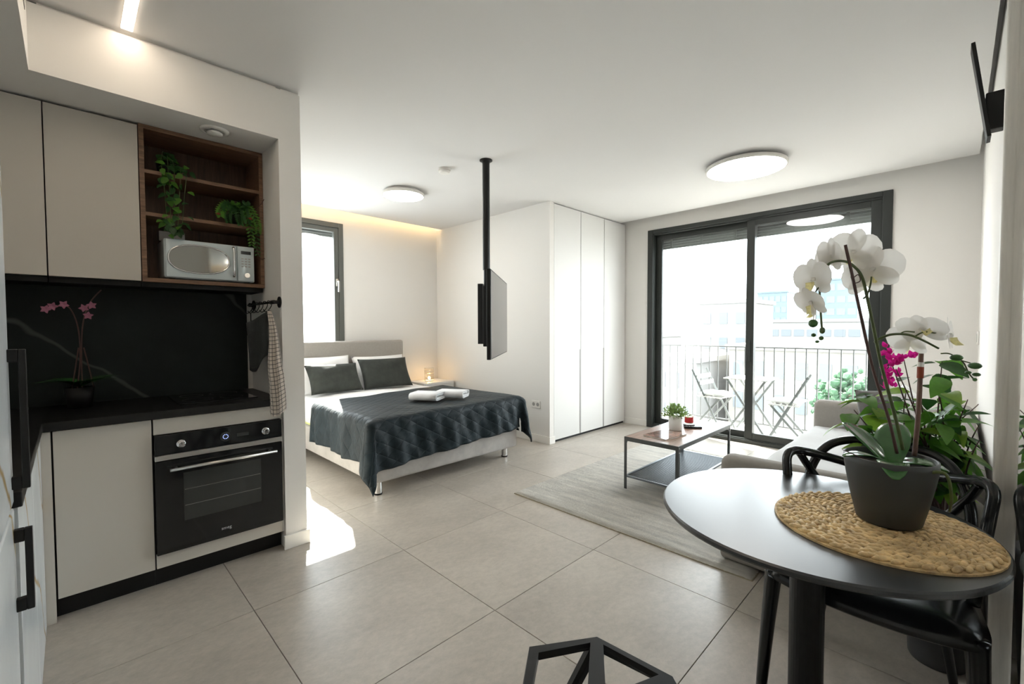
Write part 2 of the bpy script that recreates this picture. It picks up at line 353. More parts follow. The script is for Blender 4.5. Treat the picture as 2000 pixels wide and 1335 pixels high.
def translucent(names, fac):
    for nm in names:
        m = MATS[nm]; nt = m.node_tree; n = nt.nodes; b = bs(m); tr = n.new('ShaderNodeBsdfTranslucent'); mx = n.new('ShaderNodeMixShader'); mx.inputs[0].default_value = fac
        if b.inputs['Base Color'].links: nt.links.new(b.inputs['Base Color'].links[0].from_socket, tr.inputs[0])
        else: tr.inputs[0].default_value = b.inputs['Base Color'].default_value
        nt.links.new(b.outputs[0], mx.inputs[1]); nt.links.new(tr.outputs[0], mx.inputs[2]); nt.links.new(mx.outputs[0], n['Material Output'].inputs[0])
translucent(('petalwhite', 'lip', 'bract'), 0.58); translucent(('leafmid', 'leafbright', 'leafdark', 'leafpale'), 0.4)

# ================================================================== SETTING
CZ = 2.79
XB, YB, XW, YF, YR, XK = 5.55, 5.50, 3.90, 3.30, -0.13, -0.80     # balcony wall, bed wall, wardrobe side wall, wardrobe front, right wall, wall behind
floor = struct('floor', bx((XK, XB, YR, 5.5, -0.20, -0.008)), 'grout')
TP = 0.815; tx0, ty0 = 0.592, 0.718; G = 0.0014
me_t = {}
for i in range(-2, 7):
    for j in range(-2, 6):
        x0, x1 = max(XK, tx0 + TP * i + G), min(XB, tx0 + TP * (i + 1) - G); y0, y1 = max(YR, ty0 + TP * j + G), min(YB, ty0 + TP * (j + 1) - G)
        if x1 - x0 < 0.02 or y1 - y0 < 0.02 or (x0 > XW + 0.1 and y0 > YF + 0.3) or (x1 < 0.9 and y0 > 3.4): continue
        k = (round(x1 - x0, 3), round(y1 - y0, 3))
        if k not in me_t:
            bm = bx((0, x1 - x0, 0, y1 - y0, -0.008, 0)); bmesh.ops.bevel(bm, geom=[e for e in bm.edges if all(v.co.z > -0.001 for v in e.verts)], offset=0.001, segments=1, affect='EDGES')
            me_t[k] = mesh_of('floor_tile', bm, 'tile', False)
        o = bpy.data.objects.new('floor_tile', me_t[k]); C.objects.link(o); o.parent = floor; o.location = (x0, y0, 0)
# ceiling with slots: curtain slot at the balcony wall, light cove at the bed wall, thin gap along the right wall
struct('ceiling', bx((XK, 5.42, -0.105, 5.38, CZ, 2.90), (XK - .1, XB + .1, YR - .1, YB + .1, 2.90, 3.0)), 'ceiling')
struct('wall_right', bx((XK - .12, XB + .12, YR - .12, YR, -.2, 2.9)), 'wall')
struct('wall_back', bx((XK - .12, XK, YR - .0, 3.7, -.2, 2.9)), 'wall')
struct('wall_kitchen', bx((XK, 0.905, 3.50, 3.7, -.2, 2.9)), 'wall')
struct('wall_partition', bx((0.905, 1.03, 2.87, YB, -.0, 2.768), (0.93, 1.03, 2.90, YB, 2.768, 2.9)), 'wall')
WX0, WX1, WZ0, WZ1 = 1.20, 2.47, 0.95, 2.66
struct('wall_bed', bx((0.905, WX0, YB, YB + .22, -.2, 2.9), (WX1, XW + .2, YB, YB + .22, -.2, 2.9), (WX0, WX1, YB, YB + .22, -.2, WZ0), (WX0, WX1, YB, YB + .22, WZ1, 2.9)), 'wall')
struct('wall_wardrobe', bx((XW, XW + .075, YF, YB, -.0, CZ)), 'wall')
DY0, DY1, DZ1 = 0.45, 2.96, 2.645
struct('wall_balcony', bx((XB, XB + .25, YR - .1, DY0, -.2, 2.9), (XB, XB + .25, DY1, YF + .4, -.2, 2.9), (XB, XB + .25, DY0, DY1, DZ1, 2.9), (XB, XB + .25, DY0, DY1, -.2, -.012)), 'wall')
# dropped bulkhead round the kitchen
struct('trim_1', bx((-0.10, 0.905, 2.87, 3.5, 2.475, 2.768), (-0.07, 0.905, 2.90, 3.5, 2.768, CZ)), 'wall')
tr2 = struct('trim_2', bx((XK, -0.10, YR, 3.5, 2.475, CZ)), 'wall')
finish('grille_slot', bx((-0.102, -0.0985, 0.9, 2.72, 2.655, 2.668), (-0.102, -0.0985, 0.9, 2.72, 2.70, 2.713)), 'blackmatte', tr2, world=False)
# baseboards
def base(n, b): struct('baseboard_' + n, bx(b), 'trimwhite', bevel=0.003)
base('partition_end', (0.893, 1.045, 2.857, 2.872, 0, 0.085)); base('partition_side', (1.03, 1.045, 2.872, YB, 0, 0.085)); base('wardrobe_wall', (XW - .014, XW, YF, YB, 0, 0.085))
base('balcony_side', (XB - .014, XB, DY1, YF, 0, 0.085)); base('right', (2.3, XB, YR, YR + .014, 0, 0.085)); base('balcony_corner', (XB - .014, XB, YR, DY0, 0, .085))
base('bed_wall', (1.05, XW, YB - .014, YB, 0, .085)); base('wardrobe_post', (XW - .014, XW + .085, YF - .014, YF, 0, .085))

# ---- bedroom window
wn = bpy.data.objects.new('window_1', None); C.objects.link(wn); wn.location = (1.83, YB, WZ0); wn['kind'] = 'structure'; wn['label'] = 'tall grey framed bedroom window behind the headboard'
F = 0.06
def ringbars(x0, x1, z0, z1, wdt, y0, y1): return bx((x0, x0 + wdt, y0, y1, z0, z1), (x1 - wdt, x1, y0, y1, z0, z1), (x0 + wdt, x1 - wdt, y0, y1, z0, z0 + wdt), (x0 + wdt, x1 - wdt, y0, y1, z1 - wdt, z1))
finish('window_frame', ringbars(WX0, WX1, WZ0, WZ1, F, YB - .012, YB + .09), 'framegrey', wn, bevel=0.004)
sash = finish('window_sash', ringbars(WX0 + F, WX1 - F, WZ0 + F, WZ1 - F, 0.055, YB + .0, YB + .06), 'framegrey', wn, bevel=0.004)
finish('pane', bx((WX0 + F + .05, WX1 - F - .05, YB + .03, YB + .036, WZ0 + F + .05, WZ1 - F - .05)), 'pane', wn)
for k in range(4): finish('shutter_slat', bx((WX0 + .06, WX1 - .06, YB + .12, YB + .16, 2.50 + k * .034, 2.53 + k * .034)), 'slat', wn)
bm = bmesh.new(); tube(bm, catmull([(2.385, YB - .005, 1.93), (2.385, YB - .055, 1.93), (2.385, YB - .06, 1.89), (2.385, YB - .055, 1.80)], 6), 0.011, 8); box(bm, 2.372, 2.398, YB - .016, YB, 1.875, 1.965)
finish('window_handle', bm, 'steel', wn, smooth=True)

# ---- balcony sliding door
dr = bpy.data.objects.new('door_1', None); C.objects.link(dr); dr.location = (XB, 1.7, 0); dr['kind'] = 'structure'; dr['label'] = 'two panel dark framed sliding glass balcony door'
def ringx(y0, y1, z0, z1, wdt, x0, x1, zt=None): zt = zt or wdt; return bx((x0, x1, y0, y0 + wdt, z0, z1), (x0, x1, y1 - wdt, y1, z0, z1), (x0, x1, y0 + wdt, y1 - wdt, z0, z0 + zt), (x0, x1, y0 + wdt, y1 - wdt, z1 - zt, z1))
finish('door_frame', ringx(DY0, DY1, -0.01, DZ1, 0.075, XB - .02, XB + .14, .05), 'frame', dr, bevel=0.004)
finish('door_frame_lip', ringx(DY0 + .05, DY1 - .05, 0.02, DZ1 - .04, 0.03, XB - .0, XB + .05), 'frame', dr, bevel=0.003)
for nm, y0, y1, x0 in (('sliding_panel', 0.53, 1.735, XB + .015), ('sliding_panel', 1.655, 2.885, XB + .075)):
    p = finish(nm, ringx(y0, y1, 0.035, DZ1 - .05, 0.085, x0, x0 + .045), 'frame', dr, bevel=0.004)
    finish('pane', bx((x0 + .018, x0 + .026, y0 + .08, y1 - .08, .11, DZ1 - .12)), 'pane', p)
finish('door_pull', bx((XB - .005, XB + .016, 1.685, 1.71, 0.95, 1.2)), 'frame', dr, bevel=0.004)
for k in range(6): finish('shutter_slat', bx((XB + .17, XB + .20, DY0 + .05, DY1 - .05, 2.40 + k * .032, 2.428 + k * .032)), 'slat', dr)
for y in (0.8, 1.3, 1.9, 2.3, 2.7): finish('shutter_clip', bx((XB + .16, XB + .172, y, y + .03, 2.40, 2.6)), 'slat', dr)

# ---- balcony
struct('floor_balcony', bx((XB + .25, 6.72, -1.2, 5.2, -.25, -.02)), 'balconyfloor')
struct('ceiling_balcony', bx((XB + .25, 6.62, -1.2, 5.2, 2.86, 3.05)), 'bwhite')
rl = thing('balcony_railing', (6.55, 1.9, -0.02), 'dark metal balcony railing with thin upright bars outside the glass door', 'railing')
finish('top_rail', bx((6.53, 6.57, -1.1, 5.1, 1.07, 1.085)), 'railing', rl); finish('bottom_rail', bx((6.54, 6.56, -1.1, 5.1, .04, .055)), 'railing', rl)
bmb = bx((-0.006, 0.006, -0.006, 0.006, .055, 1.07)); me_b = mesh_of('baluster', bmb, 'railing', False)
for k in range(52):
    o = bpy.data.objects.new('baluster', me_b); C.objects.link(o); o.parent = rl; o.location = (0, -2.95 + k * .119, .02)
for y in (-1.05, 0.4, 3.35, 5.0): finish('post', bx((6.535, 6.565, y, y + .03, -.02, 1.07)), 'railing', rl)

# ---- the city beyond: buildings with their windows, trees
struct('ground', bx((12, 420, -160, 320, -23.2, -23)), 'ground')
def building(x, y0, y1, ztop, depth, m, label, rows, cols, wh=0.5, ww=0.6, winmat='bwin', parapet=True, z0=-23.0, group=None):
    t = thing('city_building', (x, (y0 + y1) / 2, z0), label, 'building', group)
    finish('walls', bx((x, x + depth, y0, y1, z0, ztop)), m, t)
    if parapet: finish('roof_edge', bx((x - .3, x + depth + .3, y0 - .3, y1 + .3, ztop, ztop + .5)), m, t)
    cw = (y1 - y0) / cols; rh = 3.2; me = None
    for r in range(rows):
        zc = ztop - 1.9 - r * rh
        for c in range(cols):
            yc = y0 + cw * (c + .5)
            if me is None:
                b = bx((-.08, .06, -cw * ww / 2, cw * ww / 2, -rh * wh / 2, rh * wh / 2)); me = mesh_of('window', b, winmat, False)
            o = bpy.data.objects.new('window', me); C.objects.link(o); o.parent = t; o.location = (x - t.location.x, yc - t.location.y, zc - z0)
    return t
building(150, 35.5, 43.5, 11.6, 18, 'bglass', 'blue glass office block on the skyline left of the orchid', 6, 5, .55, .8)
building(142, 18.0, 27.0, 13.6, 16, 'bglass', 'taller blue glass office block behind the white orchid flowers', 7, 4, .55, .8)
building(92, 9.0, 26.8, 2.2, 14, 'bwhite', 'long pale low building across the skyline below the glass blocks', 2, 9, .38, .78)
building(60, 18.3, 24.5, 4.4, 10, 'bwhite', 'pale apartment block seen through the left glass panel', 5, 3, .45, .5)
building(48, 5.5, 16.5, -0.9, 12, 'bcream', 'flat roofed cream building below the railing at right', 4, 6, .5, .5)
building(44, 18.2, 24.0, -2.2, 12, 'bwhite', 'white flat block below the railing behind the balcony table', 4, 4, .5, .55)
building(75, 40.0, 56.0, -0.5, 14, 'bwhite', 'wide white block at the left edge of the balcony view', 3, 7, .45, .5)
building(72, 24.0, 31.0, -5.2, 8, 'bcream', 'low cream house behind the left balcony chair', 3, 3, .5, .5)
building(36, 3.2, 6.0, -3.0, 8, 'bwhite', 'small white house beside the trees below the balcony', 3, 2, .5, .5)
building(46, 25.5, 36.0, -6.5, 10, 'bwhite', 'low white block with rows of windows left of the door mullion', 2, 6, .5, .5)
def crown_bm(c, r, n, seed):
    rnd = random.Random(seed); bm = bmesh.new()
    for k in range(n):
        d = Vector((rnd.gauss(0, 1), rnd.gauss(0, 1), rnd.gauss(0, .8))).normalized() * r * rnd.uniform(.35, 1)
        g = bmesh.ops.create_icosphere(bm, subdivisions=1, radius=r * rnd.uniform(.06, .15))
        for v in g['verts']: v.co = v.co * rnd.uniform(.75, 1.25) + Vector(c) + d
    return bm
for k, (x, y, zt, r, lab) in enumerate(((24.5, 3.35, -0.4, 1.3, 'tallest dark green tree below the balcony beside the door frame'), (21.5, 2.35, -1.1, .95, 'rounded green tree at the right end of the railing'), (29.5, 4.75, -2.2, 1.0, 'lower bushy green tree left of the tallest tree'))):
    t = thing('tree', (x, y, -23), lab, 'tree', 'trees below the balcony')
    finish('crown', crown_bm((x, y, zt - r), r, 260, k), 'treecrown', t); bm = bmesh.new(); tube(bm, [(x, y, -23), (x + .2, y, -12), (x, y, zt - r)], [.35, .25, .12], 8); finish('trunk', bm, 'bark', t)

# ================================================================== KITCHEN
FY = 2.89; NX = 0.905
# base units
t = thing('base_cabinet', (0.1, 3.2, 0), 'greige base cabinet with one plain door left of the oven', 'cabinet')
finish('body', bx((-.745, .285, 2.912, 3.49, .10, .888)), 'blackmatte', t)  # body coloured black to paint the shade in the door gaps
finish('door', bx((-.068, .2815, FY, FY + .02, .108, .884)), 'cabinet', t, bevel=.0015)
finish('filler_panel', bx((-.108, -.075, FY, FY + .02, .0, .884)), 'cabinet', t, bevel=.0015)
finish('plinth', bx((-.10, .285, 2.955, 2.975, 0, .10)), 'blackmatte', t)
t = thing('oven_cabinet', (.59, 3.2, 0), 'greige cabinet housing the built-in oven beside the white pier', 'cabinet')
finish('body', bx((.286, .305, 2.912, 3.49, .10, .888), (.878, .903, 2.912, 3.49, .10, .888), (.305, .878, 2.912, 3.49, .10, .18), (.305, .878, 2.912, 3.49, .806, .888), (.305, .878, 3.46, 3.49, .18, .806)), 'blackmatte', t)  # black body colour stands in for shade between the panels
finish('top_panel', bx((.2885, .901, FY, FY + .02, .804, .884)), 'cabinet', t, bevel=.0015)
finish('bottom_panel', bx((.2885, .893, FY, FY + .02, .108, .18)), 'cabinet', t, bevel=.0015)
finish('side_filler', bx((.8935, .903, FY + .002, FY + .02, .108, .803)), 'trimwhite', t)
finish('plinth', bx((.286, .903, 2.955, 2.975, 0, .10)), 'blackmatte', t)
t = thing('side_cabinet', (-.43, 2.3, 0), 'pale glossy marbled cabinet between the fridge and the kitchen corner', 'cabinet')
finish('body', bx((-.745, -.128, 1.72, 2.90, 0.0, .888)), 'cabinet', t)
finish('door', bx((-.127, -.107, 1.72, 2.30, .004, .884)), 'marble', t, bevel=.0015); finish('door', bx((-.127, -.107, 2.304, 2.888, .004, .884)), 'marble', t, bevel=.0015)
# worktop (L-shaped)
bm = bmesh.new(); prism(bm, [(-.79, 1.70), (-.098, 1.70), (-.098, 2.858), (NX - .002, 2.858), (NX - .002, 3.495), (-.79, 3.495)], 'z', .89, .93)
tag(finish('worktop', bm, 'counter', bevel=.003), 'thin black L-shaped kitchen worktop', 'worktop')
tag(finish('backsplash', bx((-.79, .872, 3.484, 3.4995, .931, 1.602)), 'slate'), 'dark slate backsplash with pale veins above the worktop', 'backsplash')
t = thing('cooktop', (.61, 3.2, .93), 'black glass cooktop set in the worktop above the oven', 'cooktop')
finish('glass', bx((.415, .80, 2.99, 3.45, .9305, .936)), 'blackgloss', t, bevel=.002)
for cx, cy, rr in ((.52, 3.12, .075), (.69, 3.12, .06), (.52, 3.32, .06), (.69, 3.32, .075)):
    bm = bmesh.new(); lathe(bm, [(rr, .9361), (rr, .9365), (rr - .003, .9365), (rr - .003, .9361)], (cx, cy, 0), 32); finish('heating_ring', bm, 'counter', t)
# oven
t = thing('oven', (.59, 2.9, .18), 'black glass built-in oven with steel handle and two knobs', 'oven')
finish('body', bx((.308, .875, 2.90, 3.44, .186, .80)), 'blackmatte', t)
finish('control_panel', bx((.289, .8915, 2.868, 2.90, .700, .801)), 'blackgloss', t, bevel=.002)
finish('steel_strip', bx((.289, .8915, 2.862, 2.90, .672, .698)), 'steel', t, bevel=.002)
d = finish('oven_door', bx((.289, .8915, 2.868, 2.90, .183, .668)), 'blackgloss', t, bevel=.002)
bm = bmesh.new()
prism(bm, [(.405, .335), (.775, .335), (.775, .590), (.405, .590)], 'y', 2.8665, 2.8678); finish('door_window', bm, 'ovenglass', d)
for z in (.415, .50): bm = bmesh.new(); cyl(bm, (.41, 2.8662, z), (.77, 2.8662, z), .0016, 6); finish('oven_rack', bm, 'ovenrack', d)
bm = bmesh.new(); cyl(bm, (.345, 2.825, .625), (.85, 2.825, .625), .0085, 12)
for x in (.375, .82): cyl(bm, (x, 2.868, .625), (x, 2.825, .625), .007, 8)
finish('door_handle', bm, 'steel', d, smooth=True)
for x in (.398, .80):
    bm = bmesh.new(); tube(bm, [(x, 2.868, .748), (x, 2.858, .748), (x, 2.856, .748), (x, 2.838, .748), (x, 2.834, .748)], [.020, .020, .0165, .0165, .013], 20); k = finish('knob', bm, 'chrome', t)
    finish('knob_mark', bx((x - .001, x + .001, 2.8325, 2.8345, .748, .760)), 'blackmatte', k)
bm = bmesh.new(); tube(bm, [(.60, 2.8682, .748), (.60, 2.866, .748)], .027, 24); dd = finish('display_ring', bm, 'ovenglass', t)
bm = bmesh.new()
for k in range(10):
    a = 2 * PI * k / 10; box(bm, .60 + .012 * math.cos(a) - .0016, .60 + .012 * math.cos(a) + .0016, 2.8650, 2.8662, .748 + .012 * math.sin(a) - .0016, .748 + .012 * math.sin(a) + .0016)
finish('display_digits', bm, 'display', dd)
finish('display_window', bx((.655, .715, 2.8668, 2.8682, .738, .758)), 'ovenglass', t)
bm = text_bm('smeg', .024); bmesh.ops.rotate(bm, verts=bm.verts, cent=(0, 0, 0), matrix=Matrix.Rotation(PI / 2, 3, 'X')); bmesh.ops.translate(bm, verts=bm.verts, vec=(.595, 2.8672, .236)); finish('maker_lettering', bm, 'printgrey', t, recalc=False)
# wall units
for x0, x1, lab in ((-.56, -.0725, 'greige wall cabinet door at the far left above the worktop'), (-.0695, .287, 'greige wall cabinet next to the walnut shelf unit')):
    t = thing('wall_cabinet', ((x0 + x1) / 2, 3.34, 1.612), lab, 'cabinet', 'greige wall cabinets')
    finish('body', bx((x0 + .001, x1 - .001, 3.203, 3.483, 1.612, 2.468)), 'blackmatte', t); finish('door', bx((x0 + .001, x1 - .001, 3.18, 3.20, 1.614, 2.462)), 'cabinet', t, bevel=.0015)  # black body paints dark gap lines round the door and under the soffit
    finish('light_rail', bx((x0 + .001, x1 - .001, 3.215, 3.483, 1.585, 1.6115)), 'blackmatte', t)
t = thing('shelf_unit', (.60, 3.34, 1.61), 'open walnut wall shelf unit holding the microwave', 'shelf')
SX0, SX1, SZ0, SZ1, SY = .2905, .9035, 1.612, 2.473, 3.18
finish('side_panel', bx((SX0, SX0 + .022, SY, 3.483, SZ0, SZ1)), 'walnut', t); finish('side_panel', bx((SX1 - .022, SX1, SY, 3.483, SZ0, SZ1)), 'walnut', t)
finish('top_panel', bx((SX0 + .022, SX1 - .022, SY, 3.483, SZ1 - .022, SZ1)), 'walnut', t); finish('bottom_panel', bx((SX0 + .022, SX1 - .022, SY, 3.483, SZ0, SZ0 + .022)), 'walnut', t)
finish('back_panel', bx((SX0 + .022, SX1 - .022, 3.470, 3.483, SZ0 + .022, SZ1 - .022)), 'walnutbackshaded', t)
for z in (2.212, 1.978): finish('shelf_board', bx((SX0 + .022, SX1 - .022, SY + .004, 3.47, z, z + .02)), 'walnut', t)
finish('light_rail', bx((SX0, SX1 - .002, 3.215, 3.483, 1.585, 1.6115)), 'blackmatte', t)
tag(finish('wall_socket', bx((.40, .53, 3.461, 3.4695, 1.89, 1.95)), 'plastic', bevel=.003), 'white socket plate inside the shelf unit behind the microwave', 'socket')
# microwave
MX0, MX1, MZ0, MZ1, MY = .388, .850, 1.642, 1.868, 3.19
t = thing('microwave', (.62, 3.3, 1.634), 'pale blue retro microwave with oval window and chrome handle', 'microwave')
finish('body', bx((MX0, MX1, MY, 3.455, MZ0, MZ1)), 'mwblue', t, bevel=.012, seg=3)
d = finish('door', bx((MX0 + .006, .748, MY - .014, MY - .0005, MZ0 + .004, MZ1 - .004)), 'mwblue', t, bevel=.006, seg=3)
finish('control_panel', bx((.751, MX1 - .006, MY - .014, MY - .0005, MZ0 + .004, MZ1 - .004)), 'mwblue', t, bevel=.006, seg=3)
ocx, ocz, orx, orz = .555, 1.758, .150, .082
def oval(s, n=40): return [(ocx + orx * s * math.copysign(abs(math.cos(2 * PI * k / n)) ** .85, math.cos(2 * PI * k / n)), ocz + orz * s * math.copysign(abs(math.sin(2 * PI * k / n)) ** .85, math.sin(2 * PI * k / n))) for k in range(n)]
bm = bmesh.new(); tube(bm, [(x, MY - .0165, z) for x, z in oval(1.0)], .0045, 8, closed=True); finish('window_ring', bm, 'chrome', d, smooth=True)
bm = bmesh.new(); prism(bm, oval(.985), 'y', MY - .0165, MY - .0135); finish('window', bm, 'mwglass', d)
bm = bmesh.new(); tube(bm, catmull([(.726, MY - .014, 1.845), (.726, MY - .04, 1.838), (.726, MY - .046, 1.76), (.726, MY - .04, 1.68), (.726, MY - .014, 1.673)], 6), .0075, 10); finish('door_handle', bm, 'chrome', d, smooth=True)
finish('display', bx((.77, .825, MY - .0155, MY - .0138, 1.815, 1.835)), 'blackgloss', t)
for r in range(4):
    for c in range(3): finish('button', bx((.772 + c * .019, .784 + c * .019, MY - .0155, MY - .0138, 1.735 + r * .016, 1.742 + r * .016)), 'printgrey', t)
bm = bmesh.new(); tube(bm, [(.80, MY - .014, 1.683), (.80, MY - .03, 1.683)], [.017, .015], 20); finish('dial', bm, 'chrome', t)
for x in (MX0 + .04, MX1 - .04): finish('foot', bx((x - .012, x + .012, MY + .02, MY + .05, 1.634, 1.643)), 'blackmatte', t)

# plants on the shelves
def leafy(parent, meshes, name, n, posfn, seed, s0=.8, s1=1.2):
    rnd = random.Random(seed)
    for k in range(n):
        p, d = posfn(rnd, k); z = Vector((rnd.uniform(-.6, .6), rnd.uniform(-1, -.2), rnd.uniform(.2, 1)))
        m = orient(Vector(p) - root_of(parent).location, d, z, rnd.uniform(s0, s1)); inst(name, meshes[rnd.randrange(len(meshes))], parent, m)
ivy = [mesh_of('leaf', leaf_bm(.042, .036, .3, .2, 4), mm) for mm in ('leafdark', 'leafmid', 'leafdark')]
t = thing('trailing_ivy', (.43, 3.30, 2.232), 'green ivy trailing down from the top walnut shelf', 'plant')
bm = bmesh.new(); lathe(bm, [(0, 0), (.045, 0), (.055, .09), (.05, .09), (.045, .08), (0, .08)], (.43, 3.31, 2.2325), 20); finish('pot', bm, 'blackmatte', t, smooth=True)
vines = [[(.43, 3.31, 2.33), (.40 + .02 * k, 3.22, 2.36 - .02 * k), (.385 + .028 * k, 3.155, 2.25), (.395 + .022 * k, 3.145, 2.10), (.40 + .018 * k, 3.15, 1.99 - .035 * (k % 3)), (.405 + .015 * k, 3.15, 1.93 - .05 * (k % 2))] for k in range(5)]
bm = bmesh.new(); VP = []
for v in vines: c = catmull(v, 8); tube(bm, c, .0018, 5); VP += c
finish('vines', bm, 'stem', t)
leafy(t, ivy, 'leaf', 95, lambda r, k: (VP[r.randrange(len(VP))] + V(r.uniform(-.02, .02), r.uniform(-.02, .01), r.uniform(-.015, .015)), (r.uniform(-1, 1), r.uniform(-1, .2), r.uniform(-1, .2))), 3)
t = thing('hanging_fern', (.77, 3.30, 1.998), 'dark ferny plant with tiny red flowers on the lower walnut shelf', 'plant')
bm = bmesh.new(); lathe(bm, [(0, 0), (.04, 0), (.05, .08), (.045, .08), (.04, .07), (0, .07)], (.77, 3.31, 1.9985), 20); finish('pot', bm, 'blackmatte', t, smooth=True)
def frond(parent, pts, m, lw=.05, n=14):
    c = catmull(pts, 6); bm = bmesh.new(); tube(bm, c, [.002, .0008], 5)
    for i in range(2, len(c) - 1):
        d = (c[i + 1] - c[i]).normalized(); s = d.cross(V(0, -1, .3)).normalized(); ll = lw * (1 - .6 * i / len(c))
        for sg in (-1, 1):
            p = c[i]; q = p + (s * sg + d * .5).normalized() * ll; e = d * ll * .28
            bm.faces.new([bm.verts.new(x) for x in (p - e * .4, (p + q) / 2 - e, q, (p + q) / 2 + e)])
    return finish('frond', bm, m, parent, recalc=False)
for k, e in enumerate(((.66, 3.14, 2.02), (.70, 3.13, 1.99), (.76, 3.12, 1.98), (.82, 3.13, 1.86), (.85, 3.12, 1.80), (.80, 3.13, 2.00), (.74, 3.15, 2.12), (.80, 3.16, 2.14), (.69, 3.16, 2.08), (.86, 3.14, 1.95))):
    frond(t, [(.77, 3.30, 2.07), ((.77 + e[0]) / 2, 3.20, 2.12), (e[0], 3.16, (e[2] + 2.1) / 2), e], 'leafdark' if k % 3 else 'leafmid')
for p in ((.645, 3.13, 2.035), (.815, 3.13, 2.035)):
    bm = bmesh.new()
    for k in range(4): sphere(bm, V(*p) + V(.007 * math.cos(k * 1.6), 0, .004 * math.sin(k * 1.6)), .005, (1.6, 1, .6), 1)
    finish('red_flower', bm, 'clipred', t)
for pts in ([(.84, 3.22, 2.09), (.875, 3.155, 2.13), (.895, 3.13, 2.17)], [(.84, 3.2, 1.93), (.87, 3.15, 1.80), (.92 - .03, 3.12, 1.795)]):
    bm = bmesh.new(); tube(bm, catmull(pts, 6), .0022, 6); finish('dry_twig', bm, 'stemdark', t)

# extractor valve in the soffit and strip light
t = thing('air_valve', (.61, 3.0, 2.475), 'round white air valve in the kitchen soffit', 'vent')
bm = bmesh.new(); lathe(bm, [(.072, 0), (.070, -.008), (.050, -.012), (.046, -.004), (.046, 0)], (.61, 3.0, 2.4745), 32); finish('collar', bm, 'trimwhite', t, smooth=True)
bm = bmesh.new(); lathe(bm, [(0, -.026), (.036, -.024), (.040, -.016), (.02, -.002), (0, -.002)], (.61, 3.0, 2.4745), 28); finish('cone', bm, 'trimwhite', t, smooth=True)
t = thing('strip_light', (.229, 1.7, 2.755), 'slim warm white LED strip light on the kitchen ceiling', 'light')
finish('housing', bx((.205, .253, .598, 2.855, 2.7886, 2.7898)), 'ring', t); finish('diffuser', bx((.2085, .2495, .602, 2.850, 2.786, 2.7885)), 'striplamp', t)

# kitchen orchid
t = thing('pink_orchid', (.03, 3.30, .93), 'small pink orchid in a black pot on the kitchen worktop', 'plant')
bm = bmesh.new(); lathe(bm, [(0, .002), (.05, .002), (.06, .11), (.055, .11), (.05, .1), (0, .1)], (.03, 3.30, .93), 24); finish('pot', bm, 'blackmatte', t, smooth=True)
me_l = mesh_of('leaf', leaf_bm(.17, .10, .45, .2, 6), 'leaforchid')
for a, l in ((2.4, 1), (3.6, 1), (.3, 1.1), (-.7, 1), (5.1, .9), (1.6, .7)): inst('leaf', me_l, t, orient((0, 0, .11), (math.cos(a), math.sin(a), .75), s=l))
for k, pts in enumerate(([(.02, 3.30, 1.03), (.035, 3.29, 1.2), (.03, 3.29, 1.36), (.0, 3.27, 1.46), (-.05, 3.26, 1.47)], [(.04, 3.30, 1.03), (.04, 3.29, 1.2), (.05, 3.29, 1.38), (.08, 3.28, 1.49), (.125, 3.27, 1.56)], [(.085, 3.3, 1.03), (.05, 3.29, 1.25)], [(-.0, 3.3, 1.03), (.03, 3.29, 1.25)])):
    bm = bmesh.new(); tube(bm, catmull(pts, 6), .003, 6); finish('flower_stem', bm, 'stemdark', t)
me_p = mesh_of('petal', leaf_bm(.022, .017, .2, .1, 4), 'petalpink')
for k, p in enumerate(((-.06, 3.25, 1.465), (-.02, 3.25, 1.475), (.055, 3.26, 1.46), (.085, 3.26, 1.475), (.07, 3.25, 1.42), (-.085, 3.25, 1.45))):
    fl = bpy.data.objects.new('flower', None); C.objects.link(fl); fl.parent = t; fl.location = Vector(p) - t.location
    for j in range(5): inst('petal', me_p, fl, orient((0, 0, 0), (math.cos(j * 1.257 + k), -.35, math.sin(j * 1.257 + k)), (0, -1, 0)))

# rail with hooks on the niche wall, pot holder, towel, corkscrew
t = thing('utensil_rail', (.88, 3.1, 1.508), 'black wall rail with hooks on the side of the kitchen niche', 'rail')
bm = bmesh.new(); cyl(bm, (.872, 2.93, 1.508), (.872, 3.44, 1.508), .007, 10); cyl(bm, (.872, 2.895, 1.508), (.872, 2.96, 1.508), .012, 12); finish('bar', bm, 'blackmatte', t, smooth=True)
for y in (2.90, 3.43):
    bm = bmesh.new(); cyl(bm, (.905, y, 1.508), (.899, y, 1.508), .034, 20); cyl(bm, (.9, y, 1.508), (.872, y, 1.508), .011, 12); finish('flange', bm, 'blackmatte', t)
for y in (2.99, 3.07, 3.16, 3.24, 3.32, 3.39):
    bm = bmesh.new(); tube(bm, catmull([(.860, y, 1.508), (.866, y, 1.519), (.882, y, 1.513), (.884, y, 1.49), (.868, y, 1.462), (.850, y, 1.452), (.838, y, 1.466)], 5), .0025, 6); finish('hook', bm, 'blackmatte', t)
RT = V(.7071, -.7071, 0)
bm = bmesh.new()
def ph(u, v):
    c = V(.842, 3.12, 1.42) + RT * ((u - .5) * .15 * (1 - .15 * v)) + V(0, 0, .07 * (u - .5)) - V(0, 0, (.30 + .03 * math.sin(5 * u)) * v) + V(.012, .012, 0) * (math.sin(5 * u + 1.5 * v)); return c
grid(bm, 12, 12, ph); o = finish('pot_holder', bm, 'potholder', None, smooth=True, solid=.014); tag(o, 'dark grey quilted pot holder hanging behind the checked towel', 'pot holder')
bm = bmesh.new()
